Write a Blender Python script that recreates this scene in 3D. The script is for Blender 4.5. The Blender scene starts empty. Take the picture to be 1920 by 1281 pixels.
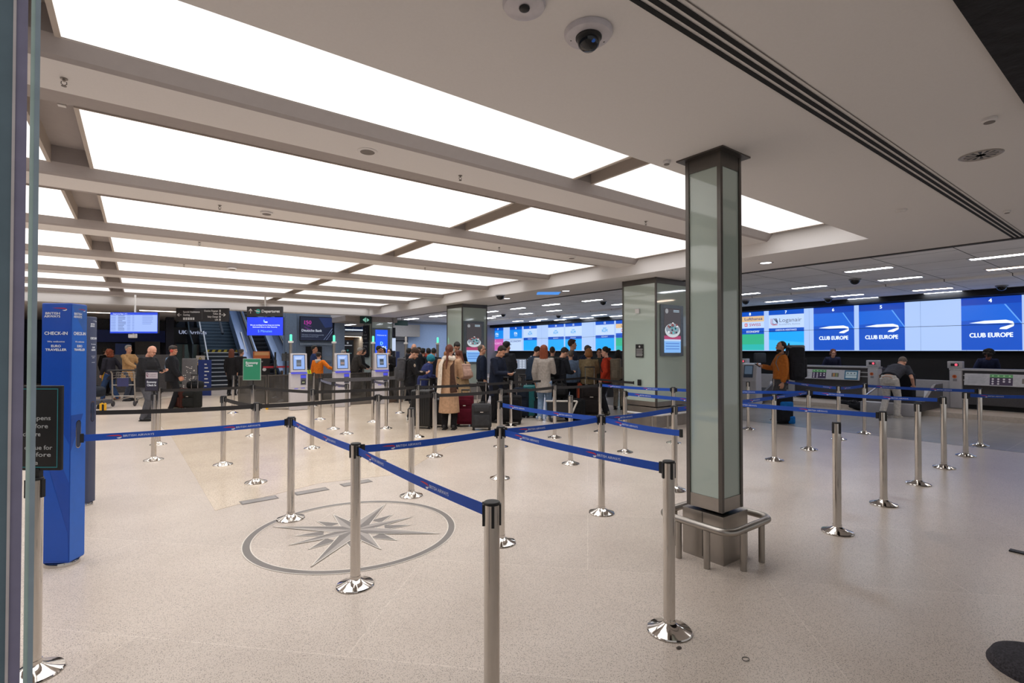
import bpy, bmesh, math, random
from mathutils import Vector, Matrix
random.seed(7)
D = bpy.data; SC = bpy.context.scene; COL = SC.collection
rad = math.radians
# ------------------------------------------------------------------ camera
F = 945.0; HZ = 658.0; CH = 1.6; YAW = rad(-36.5); PITCH = rad(0.75)
PPY = HZ - F*math.tan(PITCH)
cam = D.cameras.new('camera'); camo = D.objects.new('camera', cam); COL.objects.link(camo)
cam.sensor_width = 36; cam.lens = F/1920*36; cam.clip_start = .05; cam.clip_end = 200
cam.shift_y = (PPY-640.5)/1920
camo.location = (0, 0, CH); camo.rotation_euler = (math.pi/2+PITCH, 0, YAW)
SC.camera = camo
# ------------------------------------------------------------------ world, view
SC.view_settings.view_transform = 'Standard'; SC.view_settings.look = 'None'
SC.view_settings.exposure = 0.14; SC.view_settings.gamma = 1; SC.view_settings.use_curve_mapping = False
W = D.worlds.new('world'); SC.world = W; W.use_nodes = True
W.node_tree.nodes['Background'].inputs[0].default_value = (.50, .49, .49, 1)
W.node_tree.nodes['Background'].inputs[1].default_value = .85
PANEL = 0.92       # radiance of the ceiling light panels
# ------------------------------------------------------------------ pixel <-> world
_R = camo.rotation_euler.to_matrix()
def ray(px, py): return _R @ Vector(((px-960)/F, -(py-PPY)/F, -1))
def G(px, py, z=0.0):
    v = ray(px, py); t = (z-CH)/v.z; return Vector((v.x*t, v.y*t, z))
def onX(px, py, X):
    v = ray(px, py); t = X/v.x; return Vector((X, v.y*t, CH+v.z*t))
def onY(px, py, Y):
    v = ray(px, py); t = Y/v.y; return Vector((v.x*t, Y, CH+v.z*t))
FW = Vector((math.sin(-YAW), math.cos(-YAW), 0)); RT = Vector((math.cos(-YAW), -math.sin(-YAW), 0))
def atd(px, py, d):
    v = ray(px, py); h = v.x*FW.x+v.y*FW.y; t = d/h; return Vector((v.x*t, v.y*t, CH+v.z*t))
def pxof(p):
    q = _R.transposed() @ (Vector(p)-Vector((0, 0, CH))); return 960+F*q.x/-q.z
# ------------------------------------------------------------------ materials
def c3(h):
    if isinstance(h, (tuple, list)): return tuple(h[:3])
    h = h.lstrip('#'); r = []
    for i in (0, 2, 4):
        c = int(h[i:i+2], 16)/255; r.append(c/12.92 if c <= .04045 else ((c+.055)/1.055)**2.4)
    return tuple(r)
_mc = {}
def mat(h, rough=.5, metal=0., emit=0., var=.08, scale=18., bump=0., alpha=None, name=None, spec=None, trans=0.):
    key = (h, rough, metal, emit, var, scale, bump, alpha, spec, trans)
    if key in _mc: return _mc[key]
    m = D.materials.new(name or 'surface'); m.use_nodes = True; nt = m.node_tree; b = nt.nodes['Principled BSDF']
    c = c3(h); b.inputs['Base Color'].default_value = (*c, 1)
    b.inputs['Roughness'].default_value = rough; b.inputs['Metallic'].default_value = metal
    if spec is not None: b.inputs['Specular IOR Level'].default_value = spec
    if alpha is not None: b.inputs['Alpha'].default_value = alpha
    if trans: b.inputs['Transmission Weight'].default_value = trans; b.inputs['IOR'].default_value = .85
    if emit:
        b.inputs['Emission Color'].default_value = (*c, 1); b.inputs['Emission Strength'].default_value = emit
        b.inputs['Base Color'].default_value = (.02, .02, .02, 1)
    elif var:
        tc = nt.nodes.new('ShaderNodeTexCoord'); n = nt.nodes.new('ShaderNodeTexNoise')
        n.inputs['Scale'].default_value = scale; n.inputs['Detail'].default_value = 4
        nt.links.new(tc.outputs['Object'], n.inputs['Vector'])
        r = nt.nodes.new('ShaderNodeValToRGB')
        r.color_ramp.elements[0].position = .3; r.color_ramp.elements[1].position = .7
        r.color_ramp.elements[0].color = (*[x*(1-var) for x in c], 1); r.color_ramp.elements[1].color = (*[min(1, x*(1+var)) for x in c], 1)
        nt.links.new(n.outputs['Fac'], r.inputs['Fac']); nt.links.new(r.outputs['Color'], b.inputs['Base Color'])
        if bump:
            bp = nt.nodes.new('ShaderNodeBump'); bp.inputs['Strength'].default_value = bump; bp.inputs['Distance'].default_value = .02
            nt.links.new(n.outputs['Fac'], bp.inputs['Height']); nt.links.new(bp.outputs['Normal'], b.inputs['Normal'])
    _mc[key] = m; return m
def cloth(h, s=22., b=.5): return mat(h, .85, var=.16, scale=s, bump=b, name='fabric', spec=.2)
def skin(h='#c99a80'): return mat(h, .55, var=.05, scale=30, name='skin')
def ink(h): return mat(h, .5, var=0, name='print')
def glow(h, s=1.): return mat(h, .4, emit=s, var=0, name='lit_screen')
CHROME = mat('#cfcac4', .08, 1., var=.03, scale=6, name='polished_steel')
BRUSH = mat('#a8a29b', .34, 1., var=.08, scale=5, name='brushed_steel')
BRUSHD = mat('#6b6763', .38, 1., var=.06, scale=5, name='dark_brushed_steel')
BLACK = mat('#141416', .5, var=.1, name='black_plastic')
BLACKM = mat('#0b0c0f', .8, var=.2, name='black_panel')
WHITE = mat('#d8d6d4', .45, var=.03, name='white_paint')
CEIL = mat('#dcd8d6', .9, var=.012, scale=60, name='ceiling_plaster')
RUBBER = mat('#1c1c1d', .9, var=.1, name='rubber')
# ------------------------------------------------------------------ objects
def tag(o, label=None, cat=None, group=None, kind=None):
    if label: o['label'] = label
    if cat: o['category'] = cat
    if group: o['group'] = group
    if kind: o['kind'] = kind
    return o
def empty(name, loc, rz, label, cat, group=None):
    o = D.objects.new(name, None); COL.objects.link(o); o.location = loc; o.rotation_euler = (0, 0, rz)
    o.empty_display_size = .2
    return tag(o, label, cat, group)
def frame(ax):
    ax = ax.normalized(); up = Vector((0, 0, 1)) if abs(ax.z) < .95 else Vector((0, 1, 0))
    x = up.cross(ax).normalized(); return x, ax.cross(x)
class MB:
    def __init__(s): s.v = []; s.f = []; s.m = []; s.sm = []; s.mats = []
    def mi(s, m):
        if m not in s.mats: s.mats.append(m)
        return s.mats.index(m)
    def add(s, vs, fs, m, smooth=False, M=None):
        b = len(s.v); i = s.mi(m)
        s.v += [tuple(M @ Vector(v)) if M is not None else tuple(v) for v in vs]
        for f in fs: s.f.append(tuple(b+k for k in f)); s.m.append(i); s.sm.append(smooth)
        return s
    def box(s, x0, y0, z0, x1, y1, z1, m, M=None):
        v = [(x, y, z) for z in (z0, z1) for y in (y0, y1) for x in (x0, x1)]
        return s.add(v, [(0, 2, 3, 1), (4, 5, 7, 6), (0, 1, 5, 4), (2, 6, 7, 3), (0, 4, 6, 2), (1, 3, 7, 5)], m, False, M)
    def bx(s, c, sz, m, M=None):
        return s.box(c[0]-sz[0]/2, c[1]-sz[1]/2, c[2]-sz[2]/2, c[0]+sz[0]/2, c[1]+sz[1]/2, c[2]+sz[2]/2, m, M)
    def rbox(s, c, sz, r, m, M=None, seg=3):
        bm = bmesh.new(); bmesh.ops.create_cube(bm, size=1)
        for v in bm.verts: v.co = Vector((v.co.x*sz[0]+c[0], v.co.y*sz[1]+c[1], v.co.z*sz[2]+c[2]))
        bmesh.ops.bevel(bm, geom=bm.edges[:], offset=min(r, min(sz)*.49), segments=seg, affect='EDGES', profile=.5)
        bm.verts.index_update(); vs = [v.co.copy() for v in bm.verts]; fs = [[v.index for v in f.verts] for f in bm.faces]; bm.free()
        return s.add(vs, fs, m, True, M)
    def lathe(s, prof, m, seg=24, c=(0, 0, 0), M=None):
        vs = []; fs = []; n = len(prof)
        for r, z in prof:
            for k in range(seg):
                a = 2*math.pi*k/seg; vs.append((c[0]+r*math.cos(a), c[1]+r*math.sin(a), c[2]+z))
        for i in range(n-1):
            for k in range(seg):
                k2 = (k+1) % seg; fs.append((i*seg+k, i*seg+k2, (i+1)*seg+k2, (i+1)*seg+k))
        if prof[0][0] > 1e-5: fs.append(tuple(reversed(range(seg))))
        if prof[-1][0] > 1e-5: fs.append(tuple((n-1)*seg+k for k in range(seg)))
        return s.add(vs, fs, m, True, M)
    def rings(s, rg, m, M=None, smooth=True):       # rg: list of rings of points
        n = len(rg[0]); vs = [p for r in rg for p in r]; fs = []
        for i in range(len(rg)-1):
            for k in range(n):
                k2 = (k+1) % n; fs.append((i*n+k, i*n+k2, (i+1)*n+k2, (i+1)*n+k))
        fs.append(tuple(reversed(range(n)))); fs.append(tuple((len(rg)-1)*n+k for k in range(n)))
        return s.add(vs, fs, m, smooth, M)
    def tube(s, pts, r, m, seg=10, M=None, flat=1.):
        pts = [Vector(p) for p in pts]; rs = r if isinstance(r, (list, tuple)) else [r]*len(pts)
        rg = []; px = None
        for i, p in enumerate(pts):
            t = (pts[min(i+1, len(pts)-1)]-pts[max(i-1, 0)]).normalized()
            if px is None: x, y = frame(t)
            else:
                x = (px-t*px.dot(t)).normalized(); y = t.cross(x)
            px = x; rg.append([p+x*rs[i]*math.cos(2*math.pi*k/seg)+y*rs[i]*flat*math.sin(2*math.pi*k/seg) for k in range(seg)])
        return s.rings(rg, m, M)
    def ball(s, c, r, m, seg=16, rg=10, R=None, M=None):
        c = Vector(c); r = (r, r, r) if not isinstance(r, (tuple, list)) else r
        vs = [c+((R @ Vector((0, 0, -r[2]))) if R else Vector((0, 0, -r[2])))]
        for i in range(1, rg):
            a = -math.pi/2+math.pi*i/rg
            for k in range(seg):
                b = 2*math.pi*k/seg; p = Vector((r[0]*math.cos(a)*math.cos(b), r[1]*math.cos(a)*math.sin(b), r[2]*math.sin(a)))
                vs.append(c+((R @ p) if R else p))
        vs.append(c+((R @ Vector((0, 0, r[2]))) if R else Vector((0, 0, r[2])))); e = len(vs)-1; fs = []
        for k in range(seg):
            k2 = (k+1) % seg; fs.append((0, 1+k2, 1+k)); fs.append((e, 1+(rg-2)*seg+k, 1+(rg-2)*seg+k2))
            for i in range(rg-2): fs.append((1+i*seg+k, 1+i*seg+k2, 1+(i+1)*seg+k2, 1+(i+1)*seg+k))
        return s.add(vs, fs, m, True, M)
    def prism(s, pts, a, b, m, M=None, axis='z'):     # polygon (2D) extruded a..b
        def P(p, h): return {'z': (p[0], p[1], h), 'y': (p[0], h, p[1]), 'x': (h, p[0], p[1])}[axis]
        n = len(pts); vs = [P(p, a) for p in pts]+[P(p, b) for p in pts]
        fs = [tuple(reversed(range(n))), tuple(range(n, 2*n))]+[(k, (k+1) % n, n+(k+1) % n, n+k) for k in range(n)]
        return s.add(vs, fs, m, False, M)
    def build(s, name, parent=None, vox=0, sm=3, bevel=0):
        me = D.meshes.new(name); me.from_pydata(s.v, [], s.f)
        for m in s.mats: me.materials.append(m)
        me.polygons.foreach_set('material_index', s.m); me.polygons.foreach_set('use_smooth', s.sm); me.update()
        o = D.objects.new(name, me); COL.objects.link(o)
        if parent is not None: o.parent = parent
        if vox:
            r = o.modifiers.new('r', 'REMESH'); r.mode = 'VOXEL'; r.voxel_size = vox; r.use_smooth_shade = True
            q = o.modifiers.new('s', 'SMOOTH'); q.factor = .5; q.iterations = sm
        elif any(s.sm):
            bm = bmesh.new(); bm.from_mesh(me)
            bmesh.ops.recalc_face_normals(bm, faces=bm.faces)
            for e in bm.edges:
                if len(e.link_faces) == 2 and e.calc_face_angle(0) > .6: e.smooth = False
            bm.to_mesh(me); bm.free()
        if bevel:
            q = o.modifiers.new('b', 'BEVEL'); q.width = bevel; q.segments = 2
        return o
def struct(name, mb, **k): return tag(mb.build(name, **k), kind='structure')
# ------------------------------------------------------------------ lettering
_gl = {}
def _glyphs():
    chars = [chr(i) for i in range(33, 127)]; obs = []
    def mk(b):
        c = D.curves.new('t', 'FONT'); c.body = b; c.size = 1; c.resolution_u = 3; o = D.objects.new('t', c); COL.objects.link(o); return o
    I = mk('II'); obs.append(I); pr = [(ch, mk(ch), mk('I'+ch+'I')) for ch in chars]; sp = mk('I I')
    bpy.context.view_layer.update(); dg = bpy.context.evaluated_depsgraph_get()
    w = lambda o: (lambda b: max(p[0] for p in b)-min(p[0] for p in b))(o.evaluated_get(dg).bound_box)
    wi = w(I); _gl[' '] = ([], [], w(sp)-wi)
    for ch, a, b in pr:
        me = D.meshes.new_from_object(a.evaluated_get(dg)); vs = [(v.co.x, v.co.y) for v in me.vertices]
        _gl[ch] = (vs, [tuple(p.vertices) for p in me.polygons], w(b)-wi); D.meshes.remove(me)
        for o in (a, b): c = o.data; D.objects.remove(o); D.curves.remove(c)
    for o in (I, sp): c = o.data; D.objects.remove(o); D.curves.remove(c)
_glyphs()
def text2(s, h, xs=1., track=0.):              # cap height h; returns verts, faces, width
    k = h/.69; x = 0; V = []; Fc = []
    for ch in s:
        vs, fs, a = _gl.get(ch, _gl['?']); b = len(V)
        V += [((p[0]+x)*k*xs, p[1]*k) for p in vs]; Fc += [tuple(b+i for i in f) for f in fs]; x += a+track
    return V, Fc, (x-track)*k*xs
class Face:                                   # flat printed or lit face in a plane
    def __init__(s, o, r, u, mb=None, eps=.002):
        s.o = Vector(o); s.r = Vector(r).normalized(); s.u = Vector(u).normalized(); s.n = s.r.cross(s.u); s.mb = mb or MB(); s.e = eps
    def P(s, a, b, l): return s.o+s.r*a+s.u*b+s.n*(s.e*l)
    def poly(s, pts, m, l=1): return s.mb.add([s.P(a, b, l) for a, b in pts], [tuple(range(len(pts)))], m) and s
    def rect(s, a0, b0, a1, b1, m, l=1): return s.poly([(a0, b0), (a1, b0), (a1, b1), (a0, b1)], m, l)
    def disc(s, a, b, r, m, l=1, ry=None, n=20): return s.poly([(a+r*math.cos(2*math.pi*k/n), b+(ry or r)*math.sin(2*math.pi*k/n)) for k in range(n)], m, l)
    def text(s, t, a, b, h, m, al='l', l=2, xs=1., bold=0., track=0., fit=None):
        V, Fc, w = text2(t, h, xs, track)
        if fit: V = [(x*fit/w, y) for x, y in V]; w = fit
        a -= {'l': 0, 'c': w/2, 'r': w}[al]
        offs = [(0, 0)] if not bold else [(-bold*h, 0), (bold*h, 0), (0, bold*h*.7), (0, -bold*h*.7)]
        for i, (ox, oy) in enumerate(offs): s.mb.add([s.P(a+x+ox, b+y+oy, l+.05*i) for x, y in V], Fc, m)
        return s
    def speed(s, a, b, w, red, wh, l=2):      # ribbon mark: thin red swoosh ending in a white hook
        s.poly([(a, b+.10*w), (a+.35*w, b+.125*w), (a+.8*w, b+.12*w), (a+.95*w, b+.07*w), (a+w, b), (a+.9*w, b+.035*w), (a+.75*w, b+.055*w), (a+.4*w, b+.075*w)], red, l)
        s.poly([(a+.68*w, b-.05*w), (a+.85*w, b-.03*w), (a+.96*w, b+.02*w), (a+w, b), (a+.97*w, b-.05*w), (a+.86*w, b-.1*w), (a+.76*w, b-.09*w)], wh, l+.3)
        return s
    def build(s, name, parent=None): return s.mb.build(name, parent)
# =================================================================== ROOM
ZC, ZB, ZP, ZS, ZT = 3.13, 3.33, 3.44, 3.72, 3.35     # soffit, beam underside, light panels, coffer slab, tile ceiling
Y0, Y1, X1, XL = 2.62, 21.2, 8.0, -7.0
def brickfloor(name, base, mortar, bw, bh, rot, ms=.0035, var=.05, speck=True, rough=.28, fine=165):
    m = D.materials.new(name); m.use_nodes = True; nt = m.node_tree; N = nt.nodes.new; L = nt.links.new; b = nt.nodes['Principled BSDF']
    tc = N('ShaderNodeTexCoord'); mp = N('ShaderNodeMapping'); mp.inputs['Rotation'].default_value = (0, 0, rad(rot)); L(tc.outputs['Object'], mp.inputs['Vector'])
    br = N('ShaderNodeTexBrick'); L(mp.outputs[0], br.inputs['Vector']); br.inputs['Scale'].default_value = 1
    br.inputs['Brick Width'].default_value = bw; br.inputs['Row Height'].default_value = bh; br.inputs['Mortar Size'].default_value = ms; br.inputs['Mortar Smooth'].default_value = 0
    c = c3(base); br.inputs['Color1'].default_value = (*[x*(1-var) for x in c], 1); br.inputs['Color2'].default_value = (*[x*(1+var) for x in c], 1)
    br.inputs['Mortar'].default_value = (*c3(mortar), 1)
    out = br.outputs['Color']
    n = N('ShaderNodeTexNoise'); n.inputs['Scale'].default_value = 1.3; n.inputs['Detail'].default_value = 5; L(tc.outputs['Object'], n.inputs['Vector'])
    r = N('ShaderNodeValToRGB'); r.color_ramp.elements[0].position = .3; r.color_ramp.elements[0].color = (.92, .91, .9, 1); r.color_ramp.elements[1].position = .7; r.color_ramp.elements[1].color = (1.05, 1.05, 1.05, 1)
    L(n.outputs['Fac'], r.inputs['Fac']); mx = N('ShaderNodeMix'); mx.data_type = 'RGBA'; mx.blend_type = 'MULTIPLY'; mx.inputs[0].default_value = 1
    L(out, mx.inputs[6]); L(r.outputs[0], mx.inputs[7]); out = mx.outputs[2]
    if speck:
        for sc, th, cc, w in ((fine, .30, (.22, .17, .13, 1), .8), (fine*.6, .17, (.10, .085, .075, 1), .8), (fine*.8, .12, (.9, .85, .78, 1), .5)):
            v = N('ShaderNodeTexVoronoi'); v.inputs['Scale'].default_value = sc; L(tc.outputs['Object'], v.inputs['Vector'])
            cr = N('ShaderNodeValToRGB'); cr.color_ramp.elements[0].position = th; cr.color_ramp.elements[0].color = (w, w, w, 1); cr.color_ramp.elements[1].position = th+.12; cr.color_ramp.elements[1].color = (0, 0, 0, 1)
            L(v.outputs['Distance'], cr.inputs['Fac']); wn = N('ShaderNodeMath'); wn.operation = 'GREATER_THAN'; wn.inputs[1].default_value = .45
            sx = N('ShaderNodeSeparateColor'); L(v.outputs['Color'], sx.inputs[0]); L(sx.outputs[0], wn.inputs[0])
            mm = N('ShaderNodeMath'); mm.operation = 'MULTIPLY'; L(cr.outputs[0], mm.inputs[0]); L(wn.outputs[0], mm.inputs[1])
            m2 = N('ShaderNodeMix'); m2.data_type = 'RGBA'; L(mm.outputs[0], m2.inputs[0]); L(out, m2.inputs[6]); m2.inputs[7].default_value = cc; out = m2.outputs[2]
    L(out, b.inputs['Base Color']); b.inputs['Roughness'].default_value = rough; b.inputs['Specular IOR Level'].default_value = .4
    return m
TERR = brickfloor('terrazzo', '#cfc2b6', '#dcd0c4', 2.5, 1.25, 45, var=.035)
PALE = brickfloor('pale_terrazzo', '#dccbb6', '#d2c4b4', 3., 1.5, 45, var=.02, rough=.2, fine=150)
GREYT = brickfloor('grey_floor_tile', '#97938f', '#a19c96', 1.2, .6, 0, ms=.008, var=.05, speck=False, rough=.22)
struct('floor', MB().box(XL, -4, -.1, 20, 34, 0, TERR))
pp = [G(403, 958), G(505, 930), G(600, 906), G(680, 897), G(752, 889), G(838, 838), G(1010, 770), G(830, 738), G(420, 742), G(250, 748), G(322, 820)]
struct('floor', MB().prism([(p.x, p.y) for p in pp], .0005, .002, PALE))
struct('floor', MB().box(11.15, -2, .0006, 15.6, 30, .0025, GREYT))
struct('floor', MB().box(15.6, -2, .0006, 18.9, 30, .12, mat('#b3a89c', .4, name='beige_plinth')))
# ceilings
struct('ceiling', MB().box(XL, .6, ZC, 9.6, Y0, ZS+.2, CEIL))
struct('ceiling', MB().box(X1, Y0, ZC, 9.6, 30, ZS+.2, CEIL))
struct('ceiling', MB().box(XL, Y1, ZC, X1, 21.9, ZS+.2, CEIL))
struct('ceiling', MB().box(XL, 21.9, ZC, 1.7, 34, ZS+.2, mat('#d0c9c3', .9, var=.02, name='grey_plaster')))
struct('ceiling', MB().box(7.2, 21.9, ZC, X1, 34, ZS+.2, CEIL))
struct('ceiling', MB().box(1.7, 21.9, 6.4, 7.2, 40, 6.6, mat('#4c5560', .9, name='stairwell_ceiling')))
struct('ceiling', MB().box(XL, Y0, ZS, X1, Y1, ZS+.2, CEIL))
TILEC = brickfloor('ceiling_tile', '#f0eeee', '#4b4a4c', 1.2, 1.2, 0, ms=.008, var=.03, speck=False, rough=.85)
struct('ceiling', MB().box(9.6, .6, ZT, 15.8, 30, ZT+.2, TILEC))
struct('ceiling', MB().box(15.8, .6, ZT-.06, 19.2, 30, ZT+.2, TILEC))
struct('trim_1', MB().box(9.5, Y0-2, ZC-.012, 9.605, 30, ZC+.001, mat('#3a3633', .7)))  # dark strip painted in as the shadow line where the soffit steps up
# three black air slots in the soffit
t = empty('slot_diffuser', (5.4, 1.38, ZC-.0015), 0, 'long black triple-slot air diffuser running across the plain ceiling', 'air vent')
for y0, y1 in ((.047, .072), (0, .025), (-.047, -.022)):
    MB().box(-6, y0-.01, -.004, 4.15, y1-.01, .0, BLACKM).build('slot', t)
MB().box(-6, -.085, -.002, 4.15, -.08, .0, mat('#6d655f')).build('edge_line', t)
# beams: pale plaster underside; darker taupe paints shade into recess sides, ledges and spines
LINER_SHADE = mat('#a29a97', .8, var=.02, name='recess_shade_taupe')
for k in range(7):
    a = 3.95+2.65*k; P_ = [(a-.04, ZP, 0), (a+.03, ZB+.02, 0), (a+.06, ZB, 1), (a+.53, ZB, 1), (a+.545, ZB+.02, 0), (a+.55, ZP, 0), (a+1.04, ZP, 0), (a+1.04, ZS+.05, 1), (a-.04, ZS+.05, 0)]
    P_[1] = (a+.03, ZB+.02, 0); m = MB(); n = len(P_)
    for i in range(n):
        (y0, z0, q), (y1, z1, _) = P_[i], P_[(i+1) % n]; m.add([(XL, y0, z0), (X1, y0, z0), (X1, y1, z1), (XL, y1, z1)], [(0, 1, 2, 3)], CEIL if q else LINER_SHADE)
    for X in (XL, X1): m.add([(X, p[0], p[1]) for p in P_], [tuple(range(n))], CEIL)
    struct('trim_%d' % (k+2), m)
PLAMP = 1.05
struct('trim_30', MB().box(3.70, Y0, 3.55, 4.0, Y1, 3.7, LINER_SHADE))
struct('trim_31', MB().box(-.74, Y0, 3.60, -.38, 4.4, 3.7, LINER_SHADE).box(-.74, 5.4, 3.60, -.38, Y1, 3.7, LINER_SHADE))
FRM = mat('#b5aaa0', .6, var=.02, name='panel_frame')
def nightglow():
    m = D.materials.new('light_diffuser'); m.use_nodes = True; nt = m.node_tree; b = nt.nodes['Principled BSDF']
    b.inputs['Base Color'].default_value = (.8, .8, .8, 1); b.inputs['Emission Color'].default_value = (1, .985, .975, 1); b.inputs['Emission Strength'].default_value = PANEL
    return m
DIFF = nightglow()
rown = ['nearest row', 'second row', 'third row', 'fourth row', 'fifth row', 'sixth row', 'seventh row', 'farthest thin row']
for k in range(8):
    ya = 4.98+2.65*(k-1); yb = 3.93+2.65*k
    if k == 0: ya = Y0+.02
    if k == 7: yb = Y1-.03
    for nm, xa, xb in (('left', XL+.1, -.70), ('middle', -.41, 3.73), ('right', 3.97, 7.93)):
        t = empty('ceiling_light', ((xa+xb)/2, (ya+yb)/2, ZP), 0, 'white glowing ceiling panel, %s from the entrance, %s bay' % (rown[k], nm), 'ceiling light', 'coffer light panels')
        w = (xb-xa)/2; h = (yb-ya)/2; f = .03
        MB().box(-w+f, -h+f*.4, -.004, w-f, h-f*.4, .004, DIFF).build('diffuser', t)
        m = MB()
        for x0, x1_ in ((-w, -w+f), (w-f, w)): m.box(x0, -h, -.012, x1_, h, .28, FRM)
        for y0, y1_ in ((-h, -h+f*.4), (h-f*.4, h)): m.box(-w+f, y0, -.012, w-f, y1_, .28, FRM)
        m.build('frame', t)
        la = D.lights.new('panel_lamp', 'AREA'); la.shape = 'RECTANGLE'; la.size = 2*w-.1; la.size_y = 2*h-.06; la.spread = rad(125); la.color = (.965, .975, 1); la.energy = PLAMP*math.pi*4*w*h
        lo = D.objects.new('panel_lamp', la); COL.objects.link(lo); lo.parent = t; lo.location = (0, 0, -.008)
# spring clips and dark duct in the left channel
t = empty('cable_duct', (-.56, 4.7, ZP), 0, 'dark grey mesh duct exposed in the channel between ceiling panels at upper left', 'duct')
MB().box(-.1, -.2, .18, .09, .25, .26, mat('#3c4244', .7, var=.5, scale=60)).build('duct_box', t)
for i in range(4): MB().bx((.02+.035*(i % 2), .3+.1*i, .13), (.05, .045, .07), WHITE).build('bracket', t)
# added fill lamps brightening the far stairwell, left concourse, recess and right back area
def fill_lampbox(x, y, z, sx, sy, e, lab, col='#eef2ff'):
    t = empty('ceiling_light', (x, y, z), 0, lab, 'ceiling light'); MB().box(-sx/2, -sy/2, -.01, sx/2, sy/2, -.002, glow(col, e)).build('diffuser', t)
    MB().box(-sx/2-.04, -sy/2-.04, -.006, sx/2+.04, sy/2+.04, -.001, WHITE).build('frame', t)
fill_lampbox(4.5, 27.5, 6.39, 3.6, 5, 3.0, 'cool added fill light high over the stairs and escalator, out of direct view')
for i, (x, y) in enumerate(((-4, 23.5), (-1.5, 26), (-5, 27.5), (.6, 23.6))): fill_lampbox(x, y, ZC, 1.2, .3, 5, 'added fill light in the low far-left ceiling, %s from the front' % ('first', 'third', 'fourth', 'second')[i], '#fff0e0')
for i, (x, y) in enumerate(((12, 22.5), (15, 22.5), (12, 25.5), (15, 25.5))): fill_lampbox(x, y, ZT if x < 15.8 else ZT-.06, .3, 1.2, 26, 'added fill light in the tiled ceiling near the pale blue wall, %s one' % ('near left', 'near right', 'far left', 'far right')[i])
fill_lampbox(8.4, 25.0, 2.9, .3, 1.2, 8, 'added fill light in the low ceiling of the timber-walled recess')
fill_lampbox(onY(664, 640, 28.8).x, 28.8, 2.42, 1.4, .3, 9, 'added fill light over the timber wall in the recess', '#ffe9cc')
fill_lampbox(4.4, 22.3, 6.39, 4, .6, 9, 'cool added fill light in the front of the stairwell void, out of direct view')
# walls
NAVY = mat('#3a4454', .7, name='navy_wall'); DK = mat('#15161a', .8, var=.3, name='dark_wall')
BGREY = mat('#8c9fb8', .4, .0, name='blue_grey_cladding'); GREYW = mat('#a5a6aa', .8, name='grey_wall')
struct('wall_left', MB().box(XL-.2, -4, 0, XL, 34, 4, NAVY))
struct('wall_right', MB().box(19.2, -2, 0, 19.4, 31, 4, BLACKM))
struct('wall_back', MB().box(10.35, 27.6, 0, 19.3, 27.8, 4, GREYW).box(10.35, 27.8, 0, 10.45, 30.2, 3.2, GREYW))
struct('wall_back', MB().box(XL, 33.6, 0, 9.4, 33.8, 7, NAVY))
p = onY(764, 660, 27.58).x; q = onY(838, 660, 27.58).x
struct('trim_20', MB().box(p, 27.5, .0, q+.5, 27.6, 3.2, mat('#9fb7d8', .5, name='pale_blue_wall')))
struct('door_1', MB().box(onY(763, 650, 27.5).x-.95, 27.52, .0, p-.08, 27.58, 2.15, mat('#6f7175', .6)))
struct('trim_21', MB().box(onY(763, 650, 27.5).x-1.02, 27.53, 2.15, p-.02, 27.6, 2.22, BLACK))
# cladding wall with advert
Yw = 24.0; xa = onY(533, 650, Yw).x; xb = onY(643, 650, Yw).x
struct('wall_far', MB().box(xa, Yw, 0, xb, Yw+.25, 6.4, BGREY))
struct('trim_22', MB().box(onY(624, 600, Yw).x+.02, Yw-.25, 0, xb, Yw, 6.4, BGREY).box(xa, Yw-.2, 0, onY(561, 600, Yw).x-.15, Yw, 6.4, mat('#75889f', .4)))
struct('trim_23', MB().box(onY(561, 600, Yw).x, Yw-.12, 1.86, onY(624, 600, Yw).x, Yw, 1.96, mat('#93a4b8', .4)))
# recess right of the cladding: dark glass above, white lintel, timber wall
Yr = 30.0; a0 = xb-.2; b0 = onY(690, 650, Yr).x
struct('wall_recess', MB().box(a0, Yr, 0, b0+2, Yr+.2, 2.42, mat('#97704f', .6, var=.18, scale=3, name='timber_wall')))
struct('trim_24', MB().box(a0, Yr-3, 2.42, b0+2, Yr+.2, 3.13, mat('#9a9793', .8)))
struct('ceiling', MB().box(7.2, 21.9, 2.9, 9.6, Yr, ZC, mat('#a29a93', .9)))
# stairwell side walls
struct('wall_stair', MB().box(7.1, 24.2, 0, 7.2, 34, 6.4, mat('#27303a', .5)))
struct('wall_stair', MB().box(1.62, 30.2, 3.2, 1.7, 33.6, 6.4, mat('#222a33', .5)))
# entrance: dark bulkhead overhead, right of the camera
struct('trim_25', MB().box(1.2, -3.5, ZC-.02, 12, .6, ZC+.8, mat('#16151a', .9, var=.6, scale=9, bump=.8, name='black_bulkhead')))
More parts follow.
